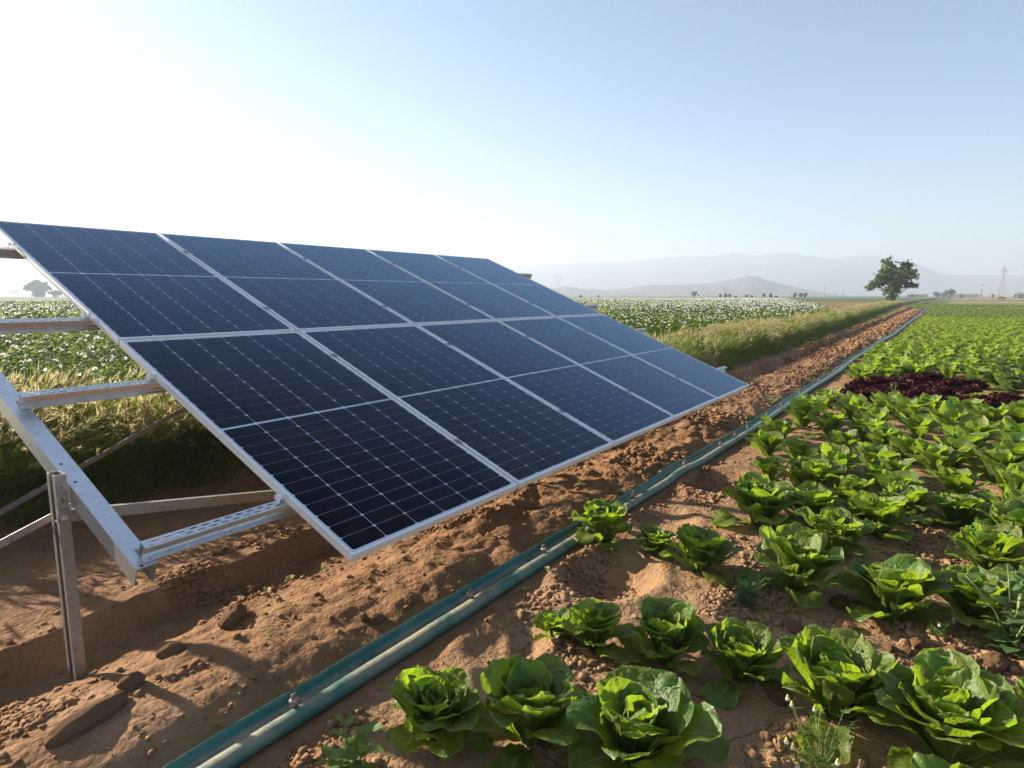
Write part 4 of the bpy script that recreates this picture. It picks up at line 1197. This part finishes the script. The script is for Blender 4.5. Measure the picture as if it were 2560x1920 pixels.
for (x, y, h, n, lab) in [(-.57, 1.02, .09, 4, 'two bent grass blades on the slope right of the steel post'), (-.28, 1.10, .08, 4, 'single upright grass blade on the scarp face'),
    (-.12, .42, .14, 3, 'thin arching grass stalk near the hose shadow'), (.88, .34, .10, 5, 'grass sprig on the soil beside the hose outlet'), (1.35, .35, .10, 5, 'leafy sprig at the hose edge below the array'),
    (1.05, .22, .08, 4, 'pale sprig touching the hose edge'), (-.02, 1.62, .07, 6, 'bright sprout on the dim shelf under the frame'), (-1.0, 1.45, .10, 12, 'green tuft in shade left of the steel post'),
    (.16, 1.85, .07, 5, 'tiny sprout on the sunlit shelf'), (.42, .18, .09, 4, 'short blades beside the round pale clod'), (2.6, .42, .12, 8, 'dry tuft on the ridge below the array edge')]:
    tuft(x, y, h, n, lab)
def wilted(x, y, L, rz, lab):
    P, Q, uv = leaf_geo(np.random.default_rng(int(abs(x*100))), 0, L, L*.5, .25, .5, .3, .3, 5, 7)
    o = link('wilted_leaf', make_mesh('wilted_leaf', P, Q, M_dry)); o.location = (x, y, gz(x, y)+.008); o.rotation_euler = (.15, 0, rz)
    return tag(o, lab, 'leaf', 'wilted leaves on the soil')
for (x, y, L, rz, lab) in [(.33, .98, .085, .3, 'yellow wilted leaf on the slope under the array corner'), (.27, .96, .06, 2.4, 'narrow yellow scrap beside the larger wilted leaf'), (.16, .86, .065, 1.0, 'curled pale leaf lower on the same slope'),
    (.52, .93, .07, .1, 'pale yellow leaf scrap below the lower panel corner'), (.46, 1.28, .07, 2.0, 'green wilted leaf under the panel corner'), (1.2, -.16, .06, .8, 'brown scrap leaf on the right edge of the hose'), (1.05, -.15, .05, 2.8, 'second brown scrap nearer along the hose edge')]:
    wilted(x, y, L, rz, lab)
def chamomile(x, y, h, nst, nfl, label, spread=.21):
    o = empty('chamomile_plant', (x, y, gz(x, y)-.005), (0, 0, 0), label, 'chamomile')
    r = random.Random(5+int(x*10)); st = MB(); fo = MB(); tips = []
    for i in range(nst):
        a = r.uniform(0, 6.28); d = spread*r.uniform(.3, 1); hh = h*r.uniform(.6, 1.05)
        p = [Vector((math.cos(a)*d*t+r.uniform(-.006, .006), math.sin(a)*d*t+r.uniform(-.006, .006), hh*t)) for t in (0, .35, .7, 1)]
        st.tube(p, [.0012, .0011, .0009, .0007], 4); tips.append(p[-1])
        for k in range(14):
            t = r.uniform(.05, .85); j = min(int(t/.35), 2); q = p[j].lerp(p[j+1], .5)
            b = q+Vector((r.uniform(-1, 1), r.uniform(-1, 1), r.uniform(.1, .9)))*.038
            fo.tube([q, b], [.0011, .0005], 3, cap=False)
            for _ in range(3):
                c = q.lerp(b, r.uniform(.3, .9)); fo.tube([c, c+Vector((r.uniform(-1, 1), r.uniform(-1, 1), r.uniform(0, 1)))*.015], [.0009, .0004], 3, cap=False)
    st.build('stem', M_stem, o); fo.build('foliage', M_weed2, o)
    for p in tips[:nfl]:
        f = MB(); f.tube([p, p+Vector((0, 0, .006)), p+Vector((0, 0, .011))], [.0045, .004, .001], 8)
        fl = f.build('flower', M_yel, o, True)
        pe = MB()
        for k in range(11):
            a = k*6.283/11; d = Vector((math.cos(a), math.sin(a), 0)); s = Vector((-d.y, d.x, 0))*.0022
            b = p+d*.005+Vector((0, 0, .002)); e = p+d*.007+Vector((0, 0, -.009))
            pe.add([b-s*.6, b+s*.6, e+s, e-s], [(0, 1, 2, 3)])
        pe.build('petals', M_petal, fl)
M_yel = mat_plain('chamomile_yellow', (.62, .42, .03), .7, .2, 60)
chamomile(.52, -1.62, .17, 18, 8, 'feathery chamomile plant with drooping white and yellow flowers at the bottom edge')
chamomile(1.70, -1.90, .10, 8, 4, 'tiny flowering chamomile in shade at the foot of the folded leaf lettuce', .08)

# ------------------------------------------------------------------ distant trees, pylons, poles, van
def at(brg, dist): return CAM.x+dist*math.cos(R_(brg)), CAM.y+dist*math.sin(R_(brg))
def crown(r, lobes, n, ls, gap=.0):
    """leaf-sized faces through a set of ellipsoid lobes, thicker towards each lobe's skin"""
    w = np.array([a*b*c for *_, a, b, c in [(l[0], l[1], l[2], l[3], l[4], l[5]) for l in lobes]]); w = w**.75; w /= w.sum()
    k = r.choice(len(lobes), n, p=w); Lb = np.array(lobes)[k]
    d = r.standard_normal((n, 3)); d /= np.linalg.norm(d, axis=1)[:, None]
    rad = (.35+.65*r.random(n)**.5)*(1+.16*r.standard_normal(n))
    C = Lb[:, :3]+d*Lb[:, 3:6]*rad[:, None]
    # leaves sit in twig clumps
    nc = max(8, n//14); ctr = C[r.choice(n, nc)]; C = ctr[r.integers(0, nc, n)]+r.standard_normal((n, 3))*Lb[:, 3:6]*.13
    a = r.standard_normal((n, 3)); a /= np.linalg.norm(a, axis=1)[:, None]
    b = np.cross(a, r.standard_normal((n, 3))); b /= np.linalg.norm(b, axis=1)[:, None]
    s = ls*r.uniform(.6, 1.3, n)[:, None]
    V = np.stack([C-a*s*.6, C+b*s*.34, C+a*s*.6, C-b*s*.34], 1).reshape(-1, 3)
    return V, np.arange(n*4).reshape(n, 4)
def tree(name, x, y, lobes, trunk_h, tr, n, ls, label, seed, group=None, mat=None, limbs=6):
    z0 = gz(x, y); r = np.random.default_rng(seed)
    o = empty(name, (x, y, z0), (0, 0, 0), label, 'tree', group)
    V, F = crown(r, lobes, n, ls); link('crown', make_mesh('crown', V, F, mat or M_tree, smooth=False), o)
    t = MB(); top = Vector((lobes[0][0], lobes[0][1], lobes[0][2]))
    t.tube([(0, 0, -.3), (0, 0, trunk_h*.5), Vector((0, 0, trunk_h)).lerp(top, .15), top], [tr*1.3, tr, tr*.8, tr*.3], 8)
    for l in lobes[1:limbs+1]:
        b = Vector((0, 0, trunk_h*.9)); e = Vector(l[:3]); m = b.lerp(e, .5)+Vector((0, 0, .1*(e-b).length))
        t.tube([b, m, e], [tr*.55, tr*.35, tr*.12], 6)
    t.build('trunk', M_bark, o, True)
    return o
# the lone tree at the end of the bank; lobes follow its lopsided outline (lateral axis = across the view)
D = 105; tx_, ty_ = at(4.25, D)
la = np.array([math.sin(R_(4.25)), -math.cos(R_(4.25))])   # to the right in the view
def lob(u, z, a, c, dv=0.0):
    u *= 1.14; a *= 1.08
    return (la[0]*u+math.cos(R_(4.25))*dv, la[1]*u+math.sin(R_(4.25))*dv, z, a, a*.9, c)
LT = [lob(.1, 3.3, 1.45, 1.5), lob(-.65, 5.1, 1.0, 1.1), lob(1.0, 5.0, .85, .95, .4), lob(1.9, 4.1, .75, .55, -.3), lob(1.75, 2.6, 1.0, .38), lob(-1.75, 2.9, .95, .6, .3), lob(-2.4, 2.35, .6, .5),
      lob(2.45, 3.75, .45, .22), lob(-.9, 3.9, 1.2, 1.0, -.6), lob(.8, 3.9, 1.2, 1.0, -.5), lob(.1, 1.6, .95, .85), lob(-.7, 5.95, .5, .4), lob(1.6, 5.35, .45, .4), lob(2.2, 2.5, .6, .22), lob(-.2, .8, .6, .6)]
tree('broadleaf_tree', tx_, ty_, LT, 1.6, .22, 8500, .26, 'lone dark green broadleaf tree with ragged side branches at the end of the grass bank', 31, limbs=9)
M_treef = leaf_mat('far_tree_leaf', [(.03, .055, .02), (.05, .08, .03)], (.15, .22, .05), .6, .3, .2)
def round_tree(brg, dist, top_el, wid_deg, label, seed, group='far trees along the plain', n=900, lop=0.0):
    x, y = at(brg, dist); w = dist*math.tan(R_(wid_deg)); h = 1.5+dist*math.tan(R_(top_el)); h = max(h, 1.2)
    r = random.Random(seed)
    lb = [(0, 0, h*.62, w*.34, w*.34, h*.33)]
    for k in range(6):
        a = r.uniform(0, 6.28); u = w*.24
        lb.append((math.cos(a)*u, math.sin(a)*u, h*r.uniform(.35, .8), w*r.uniform(.16, .26), w*r.uniform(.16, .26), h*r.uniform(.14, .24)))
    lb.append((0, 0, h*.3, w*.22, w*.22, h*.26))
    return tree('broadleaf_tree', x, y, lb, h*.35, max(.1, w*.03), n, max(.4, w*.12), label, seed, group, M_treef, 4)
round_tree(72.35, 520, 1.0, 1.75, 'large hazy tree with gaps in its crown beyond the left end of the potato field', 61, n=4200)
round_tree(71.45, 515, .38, .9, 'low hazy bush crown against the right side of the large left tree', 62, n=1500)
round_tree(73.75, 1500, .62, .85, 'faint pale tree far behind the large hazy left tree', 63, n=1500)
for i, (b, el, w, lab) in enumerate([(19.25, .36, .62, 'dark round tree beside the white van'), (17.07, .11, .3, 'small tree left of the close pair on the plain'), (16.62, .13, .28, 'left one of the close pair of small trees'), (16.32, .12, .26, 'right one of the close pair of small trees'),
    (15.82, -.05, .26, 'low bush between the close pair and the twin bushes'), (14.95, .02, .3, 'bush in the middle of the plain below the hill top'), (14.55, -.08, .28, 'smaller bush touching the one below the hill top'), (13.58, .19, .36, 'small tree right below the hill top'),
    (13.05, .15, .3, 'pale small tree behind the one below the hill top'), (12.6, -.06, .3, 'low bush right of the pale small tree'), (11.2, .19, .36, 'left tree of the clump of three near the lone tree'), (10.75, .25, .42, 'tallest tree of the clump of three near the lone tree'),
    (10.4, .2, .34, 'right tree of the clump of three near the lone tree'), (29.2, .0, .35, 'hazy bush near the left lattice pylon'), (27.6, -.1, .25, 'tiny hazy bush right of the left pylon'),
    (.52, .50, 1.05, 'widest hazy tree right of the lone tree'), (1.35, .2, .8, 'lower hazy tree left of the widest one at the right'), (-.05, .12, .5, 'small bush against the right side of the widest hazy tree'), (-1.02, .14, .45, 'bush beside the white topped pole'), (-2.02, .1, .3, 'small bush left of the right lattice pylon'), (-3.4, .12, .5, 'bush beside the reddish shed at the right edge'), (3.1, -.02, .4, 'hazy bush just right of the lone tree')]):
    round_tree(b, 330 if b > 5 else 480, el, w, lab, 70+i, n=700)
x, y = at(-2.43, 300)
o = empty('dry_bush', (x, y, gz(x, y)), (0, 0, 0), 'round straw coloured bush at the foot of the right lattice pylon', 'bush')
V, F = crown(np.random.default_rng(9), [(0, 0, .7, 1.5, 1.5, .75)], 900, .35)
link('foliage', make_mesh('foliage', V, F, M_head, smooth=False), o)
M_pyl = mat_plain('pylon_steel', (.34, .24, .22), .6, .1, 1, .3)
def pylon(brg, dist, h, wb, arms, label):
    x, y = at(brg, dist); o = empty('lattice_pylon', (x, y, gz(x, y)), (0, 0, R_(brg)), label, 'pylon')
    mb = MB(); t = .16
    def wid(z): return wb*(1-.80*min(1, z/(h*.72))) if z < h*.72 else wb*.20*(1-.8*(z-h*.72)/(h*.28))
    lv = [h*q for q in (0, .14, .27, .39, .5, .6, .68, .75, .82, .9, 1)]
    for a, b in zip(lv[:-1], lv[1:]):
        wa, wb_ = wid(a)/2, wid(b)/2
        cA = [(wa, wa, a), (-wa, wa, a), (-wa, -wa, a), (wa, -wa, a)]; cB = [(wb_, wb_, b), (-wb_, wb_, b), (-wb_, -wb_, b), (wb_, -wb_, b)]
        for i in range(4):
            mb.bar(cA[i], cB[i], t, t, (1, 0, 0)); mb.bar(cA[i], cB[(i+1) % 4], t*.6, t*.6, (1, 0, .1)); mb.bar(cA[(i+1) % 4], cB[i], t*.6, t*.6, (1, 0, .1)); mb.bar(cB[i], cB[(i+1) % 4], t*.6, t*.6, (0, 0, 1))
    mb.build('tower', M_pyl, o)
    for z, w in arms:
        m = MB()
        m.bar((0, -w/2, z), (0, w/2, z), t, t); m.bar((0, -w/2, z), (0, 0, z+h*.05), t*.7, t*.7); m.bar((0, w/2, z), (0, 0, z+h*.05), t*.7, t*.7)
        for yy in (-w/2, w/2): m.bar((0, yy, z), (0, yy, z-.9), .14, .14, (1, 0, 0))
        m.build('crossarm', M_pyl, o)
    return o
pylon(-2.50, 470, 19.0, 3.6, [(15.2, 3.0), (16.6, 2.6)], 'reddish lattice pylon with a slim top at the right of the field')
# Y-shaped pylon on the left
x, y = at(31.25, 620); o = empty('lattice_pylon', (x, y, gz(x, y)), (0, 0, R_(31.25)), 'faint wide topped lattice pylon in the haze beyond the array', 'pylon')
mb = MB()
for sx in (-1, 1):
    mb.bar((0, sx*2.2, 0), (0, sx*.7, 12), .2, .2, (1, 0, 0)); mb.bar((0, sx*.7, 12), (0, sx*3.6, 19), .2, .2, (1, 0, 0)); mb.bar((0, sx*1.6, 4), (0, -sx*.8, 11), .12, .12, (1, 0, 0)); mb.bar((0, 0, 13), (0, sx*2.2, 19), .12, .12, (1, 0, 0))
mb.build('tower', M_pyl, o)
m2 = MB(); m2.bar((0, -4.6, 19), (0, 4.6, 19), .2, .2); m2.bar((0, -3.8, 20.6), (0, 3.8, 20.6), .16, .16)
for q in (-4.4, -2.2, 0, 2.2, 4.4): m2.bar((0, q, 19), (0, q*.85, 20.6), .12, .12, (1, 0, 0))
m2.build('crossarm', M_pyl, o)
x, y = at(-1.32, 330); o = empty('windmill_pump', (x, y, gz(x, y)), (0, 0, R_(-1.32)), 'short pole with a white box and arms near its top, left of the right pylon', 'pole')
MB().tube([(0, 0, 0), (0, 0, 6.2)], [.22, .12], 6).build('mast', M_pyl, o)
MB().box((-.4, -.35, 4.2), (.4, .35, 5.1)).build('box', mat_plain('white_paint', (.7, .7, .7), .5, .05), o)
mb = MB(); mb.bar((0, -1.0, 4.1), (0, .6, 3.9), .12, .12); mb.bar((0, -.7, 5.6), (0, .7, 5.9), .1, .1); mb.bar((0, -.5, 6.0), (0, .4, 6.2), .1, .1)
mb.build('arm', M_pyl, o)
for (b, el, lab) in [(29.9, .35, 'thin hazy pole nearest the array edge, right of the left pylon'), (24.21, -.04, 'very short faint pole left of the tall one below the white hill house'), (23.68, .48, 'tall thin pole below the low left shoulder of the hill'),
    (21.08, .28, 'thin pole left of the dark tree and the van'), (17.97, .21, 'thin pole between the van and the close pair of small trees'), (16.74, .65, 'tall pole behind the close pair of small trees'), (11.46, .27, 'pole at the left edge of the clump of three trees'),
    (8.99, .69, 'tallest pole between the clump of three trees and the lone tree'), (8.19, .26, 'short pole between two taller ones near the lone tree'), (7.67, .45, 'thin pole nearest the left side of the lone tree'), (1.1, .3, 'thin pole in front of the hazy trees right of the lone tree'), (-1.75, .2, 'small pole between the white topped pole and the right pylon')]:
    dd = 360; x, y = at(b, dd); h = 1.5+dd*math.tan(R_(el))
    o = empty('utility_pole', (x, y, gz(x, y)), (0, 0, R_(b)), lab, 'pole', 'utility poles on the far plain')
    MB().tube([(0, 0, 0), (0, 0, h)], [.13, .09], 6).build('shaft', M_pyl, o); MB().bar((0, -.5, h-.35), (0, .5, h-.35), .1, .1).build('crossarm', M_pyl, o)
# white van beside the dark round tree
x, y = at(18.86, 315); V_ = empty('van', (x, y, gz(x, y)), (0, 0, R_(18.86+75)), 'small white van parked beside the dark round tree on the far plain', 'van')
mw = mat_plain('van_white', (.75, .75, .74), .35, .03); mgls = mat_plain('van_glass', (.03, .035, .04), .1, .05)
mb = MB(); mb.prism([(-.85, .3), (.85, .3), (.85, 1.0), (.78, 1.75), (-.78, 1.75), (-.85, 1.0)], -1.9, .8); mb.prism([(-.85, .3), (.85, .3), (.83, .95), (-.83, .95)], .8, 1.9); mb.build('body', mw, V_)
mb = MB(); mb.add([(.82, -.72, 1.02), (.82, .72, 1.02), (.802, .66, 1.6), (.802, -.66, 1.6)], [(0, 1, 2, 3)]); mb.box((-.6, -.86, 1.1), (.5, -.83, 1.55)); mb.box((-.6, .83, 1.1), (.5, .86, 1.55)); mb.build('window', mgls, V_)
for wx in (-1.2, 1.2):
    for wy in (-.8, .8): MB().tube([(wx, wy-.09, .31), (wx, wy+.09, .31)], .31, 12).build('wheel', M_dark, V_)
# low farm buildings at the right
M_wall = mat_plain('farm_wall', (.30, .27, .24), .9, .15, .5); M_roof = mat_plain('farm_roof', (.20, .15, .13), .8, .2, .5)
def shed(brg, dist, L, W, h, rh, label):
    x, y = at(brg, dist); o = empty('farm_building', (x, y, gz(x, y)), (0, 0, R_(brg+90)), label, 'building', 'farm buildings on the horizon')
    MB().box((-L/2, -W/2, 0), (L/2, W/2, h)).build('wall', M_wall, o)
    MB().prism([(-W/2-.3, h+.003), (W/2+.3, h+.003), (0, h+rh)], -L/2-.3, L/2+.3).build('roof', M_roof, o)
    mb = MB()
    mb.box((-.9, -.04, 0), (.9, .04, 2.1)); d = mb.build('door', M_dark, o); d.location = (L*.22, -W/2-.05, 0)
    d = link('door', d.data, o); d.location = (L*.22, W/2+.05, 0)
shed(-.55, 470, 14, 6, 1.5, 1.0, 'long low farm building right of the widest hazy tree'); shed(2.6, 520, 12, 6, 1.4, .9, 'faint low building just right of the lone tree')
shed(-3.75, 430, 6, 5, 1.8, 1.2, 'reddish roofed shed at the right edge of the horizon'); shed(.7, 560, 10, 6, 1.3, .8, 'small low building under the widest hazy tree')
# pale track along the far edge of the fields
mt = mat_plain('pale_track', (.50, .44, .32), .95, .1, .3, spec=.1)
pts_ = [at(b, d) for b, d in [(-40, 175), (-20, 165), (-8, 160), (0, 158), (4, 152)]]
MBt = []
Vt = []
for (xa, ya) in pts_: Vt += [(xa, ya, .228), (xa+9, ya+2, .228)]
Vt = np.array(Vt); Vt[:, 2] = ground(Vt[:, 0], Vt[:, 1])+.05
tr_ = link('track', make_mesh('track', Vt, np.array([[2*i, 2*i+1, 2*i+3, 2*i+2] for i in range(len(pts_)-1)]), mt)); tag(tr_, kind='structure')

# ------------------------------------------------------------------ haze
m, nt, out = nodes('haze_air')
pv = nt.nodes.new('ShaderNodeVolumePrincipled')
pv.inputs['Color'].default_value = (.62, .71, .82, 1)
pv.inputs['Density'].default_value = .00075
pv.inputs['Anisotropy'].default_value = .25
nt.links.new(pv.outputs[0], out.inputs['Volume'])
hz = MB().box((-6800, -6800, -4), (6800, 6800, 205)).build('haze', m)
tag(hz, kind='stuff')
